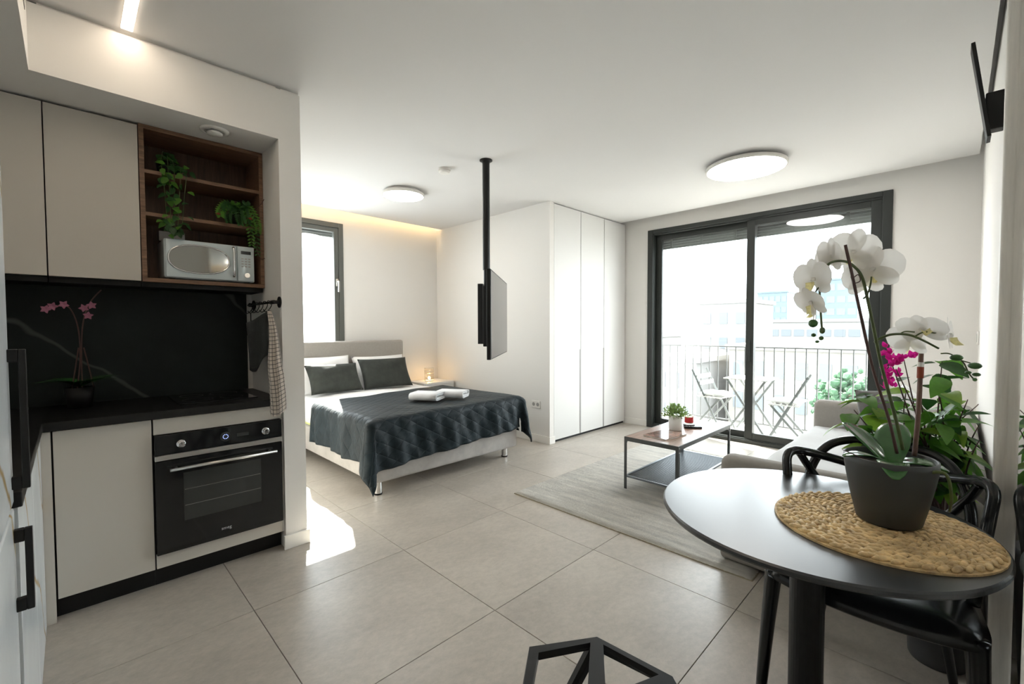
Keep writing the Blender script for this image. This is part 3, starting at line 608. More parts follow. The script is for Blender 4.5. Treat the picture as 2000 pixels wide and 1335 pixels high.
def tw(u, v):
    spread = .022 + .072 * min(1, v * 1.6) ** .8; c = V(.858 - .02 * v, 2.945, 1.458) + V(0, -.155 * min(1, v * 1.5), 0) + RT * ((u - .5) * spread)
    c += V(.7071, .7071, 0) * (math.sin(u * 12 + v * 2.0) * .012 * min(1, v * 3)) + RT * (.008 * math.sin(8 * v)); c.z -= .60 * v + .03 * math.sin(u * PI) * v * v - .02 * u * v
    c.x = min(c.x, .895); return c
grid(bm, 26, 34, tw, 'uv')
uvl = bm.loops.layers.uv.verify()
for f in bm.faces:
    for l in f.loops: l[uvl].uv = (l[uvl].uv[0] * .26, l[uvl].uv[1] * .95)
o = finish('tea_towel', bm, 'checktowel', None, smooth=True, solid=.003); tag(o, 'white tea towel with dark check lines hanging in the kitchen niche', 'towel')
t = thing('corkscrew', (.874, 3.36, 1.06), 'small metal corkscrew hanging on the rail behind the pot holder', 'corkscrew')
bm = bmesh.new(); cyl(bm, (.872, 3.39, 1.455), (.872, 3.38, 1.14), .003, 6); finish('shaft', bm, 'blackmatte', t)
bm = bmesh.new(); cyl(bm, (.872, 3.41, 1.105), (.872, 3.34, 1.105), .010, 10); cyl(bm, (.872, 3.38, 1.14), (.872, 3.375, 1.08), .012, 10); finish('head', bm, 'chrome', t, smooth=True)

# fridge
FX = -0.112
t = thing('refrigerator', (-.45, 1.3, 0), 'tall white marbled refrigerator with gold veins and black handles at the left edge', 'refrigerator')
finish('body', bx((-.77, FX - .03, .92, 1.69, .03, 2.46)), 'cabinet', t)
up = finish('upper_door', bx((FX - .028, FX, .92, 1.69, .905, 2.455)), 'marble', t, bevel=.008, seg=3); lo = finish('lower_door', bx((FX - .028, FX, .92, 1.69, .035, .897)), 'marble', t, bevel=.008, seg=3)
def bracket(z0, z1, par):
    y = 1.655; e = .030
    finish('door_handle', bx((FX + e - .012, FX + e + .002, y - .009, y + .009, z0, z1), (FX, FX + e - .012, y - .009, y + .009, z1 - .032, z1), (FX, FX + e - .012, y - .009, y + .009, z0, z0 + .032)), 'blackmatte', par, bevel=.002)
bracket(.95, 1.30, up); bracket(.64, .848, lo)
for y in (1.0, 1.6): finish('foot', bx((-.2, -.16, y - .02, y + .02, 0, .031)), 'blackmatte', t)

# ================================================================== BED CORNER
BX0, BX1, BY0, BY1 = 1.665, 3.265, 3.20, 5.30
t = thing('double_bed', ((BX0 + BX1) / 2, 4.3, 0), 'double bed with grey upholstered base and headboard below the window', 'bed')
finish('bed_base', bx((BX0, BX1, BY0, BY1, .12, .37)), 'bedbase', t, bevel=.025, seg=4)
bm = bx((BX0 - .05, BX1 - .06, 5.30, 5.42, .10, 1.19)); finish('headboard', bm, 'headboard', t, bevel=.03, seg=5)
finish('mattress', bx((BX0 + .01, BX1 - .01, BY0 + .02, BY1 - .005, .372, .585)), 'mattress', t, bevel=.05, seg=5)
finish('mattress_piping', bx((BX0 + .004, BX1 - .004, BY0 + .014, BY1 - .01, .385, .395)), 'piping', t, bevel=.003)
for x, y in ((1.745, 3.30), (3.20, 3.33), (1.745, 5.2), (3.20, 5.2)):
    bm = bmesh.new(); cyl(bm, (x, y, .012), (x, y, .125), .030, 24); l = finish('leg', bm, 'chrome', t, smooth=False)
    bm = bmesh.new(); cyl(bm, (x, y, 0), (x, y, .012), .033, 24); finish('foot_cap', bm, 'blackmatte', l)
TOPZ = .592
def drape(a, b, top, flare=.05):
    # a: distance past the nearest side (signed by side), b: distance past the foot end; returns x offset past side, y offset past foot, drop
    h = (max(a, 0) ** 2.2 + max(b, 0) ** 2.2) ** (1 / 2.2)
    return h
# white duvet, hangs over the sides a little
def sheet_fn(X0, X1, Y0, Y1, top, ox0, ox1, oy0, Yhead, wr, seed, out=.018, quilt=False, skew=0.0, r=.055, fskew=0.0):
    rnd = random.Random(seed); ph = [rnd.uniform(0, 6.28) for _ in range(8)]
    Wd = (X1 - X0) + ox0 + ox1; Ld = (Yhead - Y0) + oy0
    def fn(u, v):
        s = X0 - ox0 + u * Wd; yh = Yhead + skew * (u - .5); q = yh - v * (yh - Y0 + oy0 + fskew * (.5 - u))
        a = max(X0 - s, s - X1, 0); side = -1 if s < X0 else (1 if s > X1 else 0); b = max(Y0 - q, 0)
        x = min(max(s, X0), X1); y = max(q, Y0); z = top
        h = (a ** 2 + b ** 2) ** .5
        if h > 0:
            arc = r * PI / 2
            if h < arc: th = h / r; hor = r * math.sin(th); dn = r * (1 - math.cos(th))
            else: hor = r + (h - arc) * .06; dn = r + (h - arc)
            da, db = a / h, b / h
            fl = 1 + (.9 * (2 * da * db) if a > 0 and b > 0 else 0)
            wob = (math.sin(10 * s + ph[0]) + .7 * math.sin(25 * s + 9 * b + ph[1]) + .35 * math.sin(47 * s - 14 * b)) * .017 * min(1, b * 5) * (1 - da) + (math.sin(9 * q + ph[2]) + .7 * math.sin(23 * q + 8 * a + ph[3]) + .35 * math.sin(43 * q)) * .017 * min(1, a * 5) * (1 - db)
            x += side * da * (hor * fl - r + out + r * 0 + wob); y -= db * (hor * fl - r + out + wob); z -= dn * (1.0 if h < arc else 1.0)
            x += side * out * 0; 
            if a > 0 and b > 0:
                c2 = math.sin(3 * math.atan2(a, b) * 2 + .6) * .03 * min(1, h * 3); x += side * c2 * db; y += c2 * da
        z += wr * (math.sin(5 * s + 3 * q + ph[4]) + math.sin(7 * q - 4 * s + ph[5]) + .6 * math.sin(13 * s + 9 * q + ph[6])) * (1 if h < .02 else .25)
        return (x, y, max(z, .03))
    return fn
bm = bmesh.new(); fnS = sheet_fn(BX0 + .02, BX1 - .02, BY0 + .04, BY1, TOPZ + .014, .19, .17, .325, BY1 - .03, .004, 4)
grid(bm, 60, 70, fnS); tag(finish('duvet', bm, 'sheet', None, smooth=True, solid=.012), 'white duvet spread over the bed mattress', 'bedding')
bm = bmesh.new(); fnB = sheet_fn(BX0 + .012, BX1 - .012, BY0 + .03, BY1, TOPZ + .042, .38, .40, .38, 4.42, .004, 9, out=.068, skew=.30, fskew=.13)
grid(bm, 110, 90, fnB, 'uv'); bl = finish('blanket', bm, 'blanket', None, smooth=True, solid=.014); tag(bl, 'dark blue green quilted velvet blanket draped over the bed foot', 'blanket')
# pillows
def pillow(name, m, wd, ht, th, loc, rx, rz, label, cat, seed, group=None, ry=0):
    bm = cushion_bm(wd, ht, th, 18, .10, seed); o = finish(name, bm, m, None, smooth=True); o.location = loc; o.rotation_euler = Euler((rx, ry, rz), 'XYZ'); return tag(o, label, cat, group)
pillow('pillow', 'sheet', .70, .48, .17, (2.06, 5.17, .80), 1.18, 0, 'white pillow against the headboard behind the left dark cushion', 'pillow', 1)
pillow('pillow', 'sheet', .72, .46, .16, (2.80, 5.17, .79), 1.15, 0, 'white pillow against the headboard behind the right dark cushion', 'pillow', 2)
pillow('cushion', 'velvetgreen', .60, .36, .15, (2.11, 4.96, .785), 1.02, .02, 'dark green velvet cushion on the bed nearest the window', 'cushion', 5)
pillow('cushion', 'velvetgreen', .64, .40, .16, (2.75, 4.97, .80), 1.06, -.05, 'dark green velvet cushion on the bed side towards the corner', 'cushion', 6)
# towels
def towel_roll(loc, rz, label, L=.28, s=1.0):
    def path():
        pts = []
        for k in range(60):
            a = k / 59 * 2 * PI * 2.1; rr = .010 + .011 * a / (2 * PI); fx = .055
            pts.append((math.cos(a) * rr + (fx if math.cos(a) > 0 else -fx) * min(1, a / 2), math.sin(a) * rr * 1.15))
        return pts
    P = path(); bm = bmesh.new(); n = len(P); th = .0088; rows = []
    for i, (x, z) in enumerate(P):
        x0, z0 = P[max(i - 1, 0)]; x1, z1 = P[min(i + 1, n - 1)]; d = Vector((x1 - x0, z1 - z0)).normalized(); nx, nz = -d.y, d.x
        rows.append([bm.verts.new((x * s, yy * L / 2, z + .036)) for yy in (-1, -.5, 0, .5, 1)])
    for a, b in zip(rows, rows[1:]):
        for j in range(4): bm.faces.new((a[j], a[j + 1], b[j + 1], b[j]))
    o = finish('rolled_towel', bm, 'towel', None, smooth=True, solid=th); o.location = loc; o.rotation_euler = (0, 0, rz); return tag(o, label, 'towel', 'rolled white towels on the blanket')
towel_roll((2.46, 3.64, .657), .55, 'white rolled towel on the blanket nearer the window side', s=1.5)
towel_roll((2.72, 3.58, .657), .55, 'white rolled towel on the blanket nearer the wardrobe side', s=1.2)
# nightstand + lantern
t = thing('nightstand', (3.58, 5.25, 0), 'white nightstand in the corner behind the bed', 'nightstand')
finish('body', bx((3.36, 3.86, 5.05, 5.46, .08, .60)), 'wardrobe', t, bevel=.004); finish('drawer', bx((3.375, 3.845, 5.034, 5.05, .36, .59)), 'wardrobe', t, bevel=.003); finish('drawer', bx((3.375, 3.845, 5.034, 5.05, .10, .35)), 'wardrobe', t, bevel=.003)
for x in (3.40, 3.82): finish('leg', bx((x - .015, x + .015, 5.08, 5.11, 0, .081)), 'wardrobe', t); finish('leg', bx((x - .015, x + .015, 5.40, 5.43, 0, .081)), 'wardrobe', t)
t = thing('lantern', (3.585, 5.26, .60), 'small glowing glass lantern on the nightstand', 'lamp')
bm = bmesh.new(); lathe(bm, [(.062, .005), (.066, .02), (.066, .17), (.062, .18)], (3.585, 5.26, .60), 28); finish('glass_jar', bm, 'jar', t, smooth=True)
bm = bmesh.new(); sphere(bm, (3.585, 5.26, .645), .018); finish('bulb', bm, 'bulb', t, smooth=True)
bm = bmesh.new(); lathe(bm, [(0, .001), (.06, .001), (.06, .012), (0, .012)], (3.585, 5.26, .60), 24); cyl(bm, (3.585, 5.26, .61), (3.585, 5.26, .63), .012, 10); finish('base', bm, 'mirrorframe', t)
for z in (.655, .70, .745, .785):
    bm = bmesh.new(); tube(bm, [(3.585 + .068 * math.cos(2 * PI * k / 24), 5.26 + .068 * math.sin(2 * PI * k / 24), z) for k in range(24)], .0016, 6, closed=True); finish('wire_ring', bm, 'steel', t)
t = thing('bedside_socket', (3.29, 5.49, .70), 'white wall socket with a black plug beside the headboard', 'socket'); finish('plate', bx((3.24, 3.36, 5.488, 5.4995, .64, .76)), 'plastic', t, bevel=.003); finish('plug', bx((3.30, 3.345, 5.455, 5.488, .70, .73)), 'blackmatte', t, bevel=.004)
t = thing('wall_socket', (3.89, 3.51, .44), 'white double socket low on the wall beside the wardrobe', 'socket')
finish('plate', bx((3.889, 3.8995, 3.44, 3.575, .40, .485)), 'plastic', t, bevel=.003)
for y in (3.475, 3.54):
    bm = bmesh.new(); cyl(bm, (3.8895, y, .443), (3.887, y, .443), .022, 20); finish('socket_well', bm, 'handlegrey', t)
# wardrobe
t = thing('wardrobe', (4.75, 3.6, 0), 'built-in white wardrobe with three tall plain doors', 'wardrobe')
finish('carcass', bx((XW + .078, XB - .002, YF + .03, 3.9, .0, CZ - .002)), 'handlegrey', t)
for k, (x0, x1) in enumerate(((3.985, 4.497), (4.507, 5.012), (5.022, 5.535))):
    d = finish('door', bx((x0, x1, YF + .005, YF + .027, .03, CZ - .012)), 'wardrobe', t, bevel=.002)
    if k < 2: finish('finger_pull', bx((x1 - .014, x1 + .009, YF + .001, YF + .02, .032, 1.08)), 'handlegrey', d)
finish('plinth', bx((3.98, 5.54, YF + .028, YF + .03, 0, .03)), 'blackmatte', t)  # thin black strip painting the shadow gap below the doors

# ================================================================== CEILING FIXTURES
def ceil_lamp(x, y, r, lab):
    t = thing('ceiling_lamp', (x, y, 2.73), lab, 'lamp', 'round flush ceiling lamps')
    bm = bmesh.new(); lathe(bm, [(0, -.0005), (r * .82, -.0005), (r * .82, -.022), (r * .80, -.024), (0, -.024)], (x, y, CZ), 48); finish('back_plate', bm, 'ring', t)
    bm = bmesh.new(); lathe(bm, [(r * .7, -.024), (r * .985, -.024), (r, -.028), (r, -.050), (r * .985, -.054), (r * .955, -.054), (r * .955, -.05)], (x, y, CZ), 64); finish('rim', bm, 'ring', t)
    bm = bmesh.new(); lathe(bm, [(r * .953, -.0495), (r * .953, -.053), (r * .6, -.0545), (0, -.055)], (x, y, CZ), 64); finish('diffuser', bm, 'lamp', t)
ceil_lamp(4.25, 1.345, .325, 'large round flush ceiling lamp near the balcony door'); ceil_lamp(2.525, 4.15, .215, 'small round flush ceiling lamp above the bed')
t = thing('smoke_detector', (2.44, 3.31, 2.75), 'round white smoke detector on the ceiling by the black pole', 'smoke detector')
bm = bmesh.new(); lathe(bm, [(0, -.0005), (.056, -.0005), (.056, -.018), (.052, -.02)], (2.44, 3.31, CZ), 32); finish('base', bm, 'ring', t)
bm = bmesh.new(); lathe(bm, [(.050, -.0205), (.050, -.034), (.042, -.042), (0, -.044)], (2.44, 3.31, CZ), 32); finish('cover', bm, 'trimwhite', t)
t = thing('cove_light', (2.4, 5.37, 2.83), 'warm light strip hidden in the ceiling slot over the bed wall', 'light'); finish('strip', bx((1.05, 3.88, 5.3805, 5.386, 2.83, 2.842)), 'cove', t)
# pole mount and television
px_, py_ = 2.570, 2.890
t = thing('television_pole', (px_, py_, 1.15), 'black ceiling pole with swivel bracket carrying the television', 'mount')
bm = bmesh.new(); lathe(bm, [(0, -.0005), (.055, -.0005), (.055, -.008), (.034, -.014), (.032, -.03)], (px_, py_, CZ), 32); finish('ceiling_plate', bm, 'blackmetal', t)
bm = bmesh.new(); cyl(bm, (px_, py_, 2.78), (px_, py_, 1.85), .031, 28); cyl(bm, (px_, py_, 1.86), (px_, py_, 1.20), .024, 24); finish('pole', bm, 'blackmetal', t)
ang = math.atan2(3.038 - 2.352, 2.94 - 2.11); dv = V(math.cos(ang), math.sin(ang), 0); nv = V(math.sin(ang), -math.cos(ang), 0); mid = V(2.525, 2.695, 1.445)
def rbox(c, a, b, h, m, name, par, bev=.003):
    bm = bx((-a / 2, a / 2, -b / 2, b / 2, -h / 2, h / 2)); bmesh.ops.rotate(bm, verts=bm.verts, cent=(0, 0, 0), matrix=Matrix.Rotation(ang, 3, 'Z')); bmesh.ops.translate(bm, verts=bm.verts, vec=c); return finish(name, bm, m, par, bevel=bev)
rbox(mid - nv * .075, .10, .09, .5, 'blackmetal', 'bracket_arm', t); rbox(mid - nv * .042 , .46, .012, .42, 'blackmetal', 'bracket_plate', t)
rbox(V(px_, py_, 1.47) - nv * .05, .075, .045, .52, 'blackmetal', 'cable_cover', t)
tv = thing('television', mid - V(0, 0, .325), 'flat television hung edge-on from the black ceiling pole', 'television')
rbox(mid, 1.075, .030, .65, 'blackmatte', 'cabinet', tv, .004); rbox(mid + nv * .0158, 1.055, .003, .63, 'screen', 'screen', tv, .001); rbox(mid - nv * .024, .7, .025, .40, 'blackmatte', 'rear_housing', tv, .006)

# ================================================================== LIVING CORNER
RX0, RX1, RY0, RY1 = 2.53, 4.78, .74, 2.515
rnd = random.Random(11); bm = bmesh.new()
def rugfn(u, v):
    x = RX0 + (RX1 - RX0) * u; y = RY0 + (RY1 - RY0) * v; e = min(u * (RX1 - RX0), (1 - u) * (RX1 - RX0), v * (RY1 - RY0), (1 - v) * (RY1 - RY0))
    z = .021 * min(1, (e / .02)) ** .5 + rnd.uniform(-.0022, .0028) * (1 if e > 0 else 0)
    cr = .04; return (x + rnd.uniform(-.003, .003), y + rnd.uniform(-.003, .003), max(z, .003))
t = thing('area_rug', ((RX0 + RX1) / 2, (RY0 + RY1) / 2, 0), 'pale grey cream pile rug under the coffee table', 'rug')
grid(bm, 225, 180, rugfn); finish('pile', bm, 'rug', t, smooth=True); finish('backing', bx((RX0 - .002, RX1 + .002, RY0 - .002, RY1 + .002, .0005, .006)), 'rugedge', t)
RZ = .0235
# coffee table
CX0, CX1, CY0, CY1, CT = 3.21, 4.29, 1.455, 1.915, .455
t = thing('coffee_table', ((CX0 + CX1) / 2, (CY0 + CY1) / 2, RZ), 'low coffee table with rustic wood top, dark metal legs and mesh shelf', 'table')
for k in range(3): y0 = CY0 + .006 + k * (CY1 - CY0 - .012) / 3; finish('top_board', bx((CX0 + .006, CX1 - .006, y0 + .0006, y0 + (CY1 - CY0 - .012) / 3 - .0006, CT - .022, CT)), 'rusticwood', t, bevel=.0012)
finish('top_frame', bx((CX0, CX1, CY0, CY0 + .005, CT - .034, CT - .001), (CX0, CX1, CY1 - .005, CY1, CT - .034, CT - .001), (CX0, CX0 + .005, CY0 + .005, CY1 - .005, CT - .034, CT - .001), (CX1 - .005, CX1, CY0 + .005, CY1 - .005, CT - .034, CT - .001)), 'darksteel', t)
for x, sx in ((CX0, 1), (CX1, -1)):
    for y, sy in ((CY0, 1), (CY1, -1)):
        l = finish('leg', bx((min(x, x + sx * .024), max(x, x + sx * .024), min(y, y + sy * .003), max(y, y + sy * .003), RZ, CT - .034), (min(x, x + sx * .003), max(x, x + sx * .003), min(y + sy * .003, y + sy * .024), max(y + sy * .003, y + sy * .024), RZ, CT - .034)), 'darksteel', t)
        bm = bmesh.new(); prism(bm, [(x + sx * .003, CT - .034), (x + sx * .075, CT - .034), (x + sx * .045, CT - .045), (x + sx * .027, CT - .07), (x + sx * .022, CT - .11), (x + sx * .003, CT - .11)], 'y', y + sy * .003, y + sy * .006); finish('bracket', bm, 'darksteel', l)
        bm = bmesh.new()
        for dx, dz in ((.012, -.018), (.012, -.05)): cyl(bm, (x + sx * dx, y + sy * .001, CT + dz), (x + sx * dx, y - sy * .004, CT + dz), .0042, 8)
        finish('rivet', bm, 'steel', l)
SZ = .135
finish('shelf_frame', bx((CX0 + .003, CX1 - .003, CY0 + .003, CY0 + .02, SZ - .014, SZ), (CX0 + .003, CX1 - .003, CY1 - .02, CY1 - .003, SZ - .014, SZ), (CX0 + .003, CX0 + .02, CY0 + .02, CY1 - .02, SZ - .014, SZ), (CX1 - .02, CX1 - .003, CY0 + .02, CY1 - .02, SZ - .014, SZ)), 'wirebluesteel', t)
bm = bmesh.new(); n = 60
for k in range(n): x = CX0 + .025 + (CX1 - CX0 - .05) * k / (n - 1); box(bm, x - .002, x + .002, CY0 + .015, CY1 - .015, SZ - .006, SZ - .002)
for k in range(24): y = CY0 + .025 + (CY1 - CY0 - .05) * k / 23; box(bm, CX0 + .015, CX1 - .015, y - .002, y + .002, SZ - .009, SZ - .006)
o = finish('mesh_shelf', bm, 'wirebluesteel', t); o['kind'] = 'stuff'
# things on it
t = thing('potted_plant', (3.72, 1.715, CT), 'small bushy green plant in a white pot on the coffee table', 'plant')
bm = bmesh.new(); lathe(bm, [(0, .001), (.052, .001), (.056, .012), (.060, .122), (.0545, .122), (.052, .10), (0, .10)], (3.72, 1.715, CT), 36); finish('pot', bm, 'potwhite', t, smooth=True)
bm = bmesh.new(); rr = random.Random(5)
for k in range(420):
    a = rr.uniform(0, 2 * PI); el = rr.uniform(.0, 1.45); d = V(math.cos(a) * math.cos(el), math.sin(a) * math.cos(el), math.sin(el)); L = rr.uniform(.035, .11); p = V(3.72, 1.715, CT + .11) + d * L
    lm = leaf_bm(rr.uniform(.022, .036), .012, .2, .3, 3); lm.transform(orient(p, d + V(rr.uniform(-.5, .5), rr.uniform(-.5, .5), rr.uniform(-.2, .6)), (rr.uniform(-1, 1), rr.uniform(-1, 1), .4)))
    tm = bpy.data.meshes.new('tmp'); lm.to_mesh(tm); lm.free(); bm.from_mesh(tm); bpy.data.meshes.remove(tm)
o = finish('foliage', bm, 'leafpale', t, recalc=False); o['kind'] = 'stuff'
t = thing('candle_jar', (3.96, 1.70, CT), 'small glass candle with a red label on the coffee table', 'candle')
bm = bmesh.new(); lathe(bm, [(0, .018), (.036, .018), (.038, .022), (.038, .098), (.035, .10), (.035, .03), (0, .03)], (3.96, 1.70, CT), 32); finish('glass_jar', bm, 'jar', t, smooth=True)
bm = bmesh.new(); lathe(bm, [(0, .0305), (.034, .0305), (.034, .078), (0, .080)], (3.96, 1.70, CT), 28); finish('wax', bm, 'wax', t)
bm = bmesh.new()
def lab(u, v): a = PI * .70 + u * PI * 1.1; return (3.96 + .0388 * math.cos(a), 1.70 + .0388 * math.sin(a), CT + .035 + .05 * v)
grid(bm, 14, 2, lab); finish('red_label', bm, 'redlabel', t, solid=.0008)
bm = bmesh.new(); lathe(bm, [(0, .001), (.048, .001), (.05, .006), (.05, .017), (0, .017)], (3.96, 1.70, CT), 32); finish('black_coaster', bm, 'blackmatte', t)
t = thing('remote_control', (3.89, 1.635, CT), 'black remote control next to the candle', 'remote control'); bm = bx((-.075, .075, -.021, .021, .001, .017)); bmesh.ops.rotate(bm, verts=bm.verts, cent=(0, 0, 0), matrix=Matrix.Rotation(-.9, 3, 'Z')); finish('case', bm, 'blackmatte', t, world=False, bevel=.004)
bm = bmesh.new()
for k in range(8): box(bm, -.055 + (k // 2) * .022, -.047 + (k // 2) * .022, -.010 + (k % 2) * .014, -.004 + (k % 2) * .014, .017, .0185)
bmesh.ops.rotate(bm, verts=bm.verts, cent=(0, 0, 0), matrix=Matrix.Rotation(-.9, 3, 'Z')); finish('buttons', bm, 'printgrey', t, world=False)
t = thing('magazine', (3.47, 1.69, CT), 'glossy brown magazine lying on the coffee table', 'magazine'); 
for nm, zz, mm, gx in (('pages', (.001, .009), 'trimwhite', .148), ('cover', (.009, .0115), 'paper', .15)):
    bm = bx((-gx, gx, -.105 - (gx - .148), .105 + (gx - .148), *zz)); bmesh.ops.rotate(bm, verts=bm.verts, cent=(0, 0, 0), matrix=Matrix.Rotation(-.12, 3, 'Z')); finish(nm, bm, mm, t, world=False)
# sofa along the right wall
SX_, SXE, SYF, SYB = 2.60, 5.10, .945, -.105
t = thing('sofa', (3.9, .42, RZ), 'light grey fabric sofa along the right wall', 'sofa')
finish('base', bx((SX_ + .01, SXE - .01, SYB + .02, SYF - .005, RZ + .002, .26)), 'sofa', t, bevel=.03, seg=4)
finish('armrest', bx((SX_, SX_ + .14, SYB, SYF, RZ + .01, .625)), 'sofa', t, bevel=.055, seg=5); finish('armrest', bx((SXE - .15, SXE, SYB, SYF, RZ + .01, .665)), 'sofa', t, bevel=.055, seg=5)
finish('backrest', bx((SX_ + .14, SXE - .15, SYB, SYB + .2, .2, .74)), 'sofa', t, bevel=.05, seg=5)
rr = random.Random(2); bm = bmesh.new(); XA, XE = SX_ + .145, SXE - .155
def seatfn(u, v):
    x = XA + (XE - XA) * u; y = SYB + .2 + (SYF + .015 - SYB - .2) * v
    e = min(u * (XE - XA), (1 - u) * (XE - XA), (1 - v) * .85); z = .385 + .055 * (1 - max(0, 1 - e / .07) ** 2) + .004 * math.sin(9 * x + 6 * y) + .003 * math.sin(17 * x - 11 * y)
    return (x, y, z)
vs = grid(bm, 70, 34, seatfn)
lo = [[bm.verts.new((v.co.x, v.co.y, .255)) for v in row] for row in (vs[0], vs[-1])]
for row, l in ((vs[0], lo[0]), (vs[-1], lo[1])):
    for j in range(len(row) - 1): bm.faces.new((row[j], row[j + 1], l[j + 1], l[j]))
fr = [r[-1] for r in vs]; fl = [lo[0][-1]] + [bm.verts.new((v.co.x, v.co.y, .255)) for v in fr[1:-1]] + [lo[1][-1]]
for j in range(len(fr) - 1): bm.faces.new((fr[j], fr[j + 1], fl[j + 1], fl[j]))
finish('seat_cushion', bm, 'sofaseat', t, smooth=True)
pillow('cushion', 'cushiongrey', .40, .40, .14, (4.78, .42, .63), 1.25, -.75, 'dark grey square cushion at the far end of the sofa', 'cushion', 21)
pillow('cushion', 'cushionprint', .48, .48, .16, (4.48, .215, .675), 1.12, -.1, 'white printed cushion leaning on the sofa back behind the leafy plant', 'cushion', 22)

# ================================================================== BALCONY FURNITURE
def folding_chair(loc, rz, label):
    t = thing('folding_chair', loc, label, 'chair', 'folding chairs on the balcony', rz)
    for s in (-1, 1):
        bm = bmesh.new(); obar(bm, (s * .185, .21, 0), (s * .185, -.20, .80), .012, .024); finish('long_leg', bm, 'balconysteel', t, world=False)
        bm = bmesh.new(); obar(bm, (s * .165, -.20, 0), (s * .165, .17, .44), .012, .024); finish('short_leg', bm, 'balconysteel', t, world=False)
    for z, y in ((.05, -.16), (.05, .185)): bm = bmesh.new(); cyl(bm, (-.165 if y < 0 else -.185, y, z), (.165 if y < 0 else .185, y, z), .006, 8); finish('cross_bar', bm, 'balconysteel', t, world=False)
    for k in range(5): finish('seat_slat', bx((-.20, .20, -.12 + k * .066, -.068 + k * .066, .445, .46)), 'balconywood', t, world=False, bevel=.003)
    for z in (.625, .705):
        y = .21 - .41 * (z / .80) + .008; bm = bx((-.18, .18, y, y + .012, z - .025, z + .03)); finish('back_slat', bm, 'balconywood', t, world=False, bevel=.003)
    return t
folding_chair((6.12, 2.30, -.02), PI - .12, 'white slatted folding chair on the balcony behind the left glass panel')
folding_chair((6.08, 1.40, -.02), .12, 'slatted folding chair on the balcony nearest the sofa')
t = thing('folding_table', (6.2, 1.86, -.02), 'small slatted folding table between the balcony chairs', 'table')
for k in range(6): finish('top_slat', bx((5.95, 6.45, 1.60 + k * .088, 1.675 + k * .088, .685, .70)), 'balconywood', t, bevel=.003)
for x in (5.99, 6.41):
    bm = bmesh.new(); obar(bm, (x, 1.62, -.02), (x, 2.08, .685), .012, .024); finish('leg', bm, 'balconysteel', t)
    bm = bmesh.new(); obar(bm, (x + .014, 2.10, -.02), (x + .014, 1.64, .685), .012, .024); finish('leg', bm, 'balconysteel', t)
pillow('seat_pad', 'sheet', .36, .34, .06, (6.12, 2.28, .468), 0, .1, 'white seat pad on the left balcony chair', 'cushion', 31); pillow('seat_pad', 'sheet', .36, .34, .06, (6.08, 1.42, .468), 0, -.1, 'white seat pad on the balcony chair nearest the sofa', 'cushion', 32)

# ================================================================== RIGHT WALL
t = thing('wall_mirror', (1.7, YR, 0.02), 'tall mirror with pale wooden frame on the right wall', 'mirror')
mx0, mx1, mz1 = 1.20, 2.24, 2.66
finish('glass', bx((mx0 + .03, mx1 - .03, YR + .001, YR + .006, .04, mz1 - .03)), 'mirror', t)
for b in ((mx0, mx0 + .035, YR, YR + .034, .02, mz1), (mx1 - .035, mx1, YR, YR + .034, .02, mz1), (mx0 + .035, mx1 - .035, YR, YR + .034, .02, .055), (mx0 + .035, mx1 - .035, YR, YR + .034, mz1 - .035, mz1)): finish('frame_bar', bx(b), 'mirrorframe', t, bevel=.008, seg=3)
t = thing('wall_panel', (3.3, YR, 2.2), 'thin black tilted panel on a wall bracket near the ceiling', 'wall panel')
finish('bracket', bx((2.95, 3.02, YR + .0005, YR + .060, 2.235, 2.40)), 'blackmatte', t, bevel=.004)
bm = bx((2.93, 3.04, -.007, .007, 0, .44)); bmesh.ops.rotate(bm, verts=bm.verts, cent=(0, 0, 0), matrix=Matrix.Rotation(-.135, 3, 'X')); bmesh.ops.translate(bm, verts=bm.verts, vec=(0, YR + .046, 2.20)); finish('panel', bm, 'blackmatte', t, bevel=.002)
t = thing('wall_switch', (5.3, YR, 1.25), 'slim light switch plate on the right wall near the balcony corner', 'switch'); finish('plate', bx((5.24, 5.38, YR + .0002, YR + .012, 1.20, 1.31)), 'plastic', t, bevel=.003); finish('rocker', bx((5.28, 5.34, YR + .012, YR + .016, 1.22, 1.29)), 'steel', t, bevel=.002)

# ================================================================== DINING CORNER
TX, TY, TR, TZ = 1.72, .335, .455, .74
t = thing('dining_table', (TX, TY, 0), 'round black pedestal dining table', 'table')
bm = bmesh.new(); lathe(bm, [(0, -.026), (TR - .03, -.026), (TR - .004, -.020), (TR, -.014), (TR, -.005), (TR - .005, 0), (0, 0)], (TX, TY, TZ), 96); finish('table_top', bm, 'tabletop', t, bevel=0)
bm = bmesh.new(); lathe(bm, [(0, .03), (.05, .03), (.05, .69), (.11, .70), (.11, .713), (0, .713)], (TX, TY, 0), 32); finish('column', bm, 'blackmetal', t)
bm = bmesh.new(); lathe(bm, [(0, 0), (.155, 0), (.155, .012), (.06, .03), (0, .03)], (TX, TY, 0), 48); finish('foot_plate', bm, 'blackmetal', t)
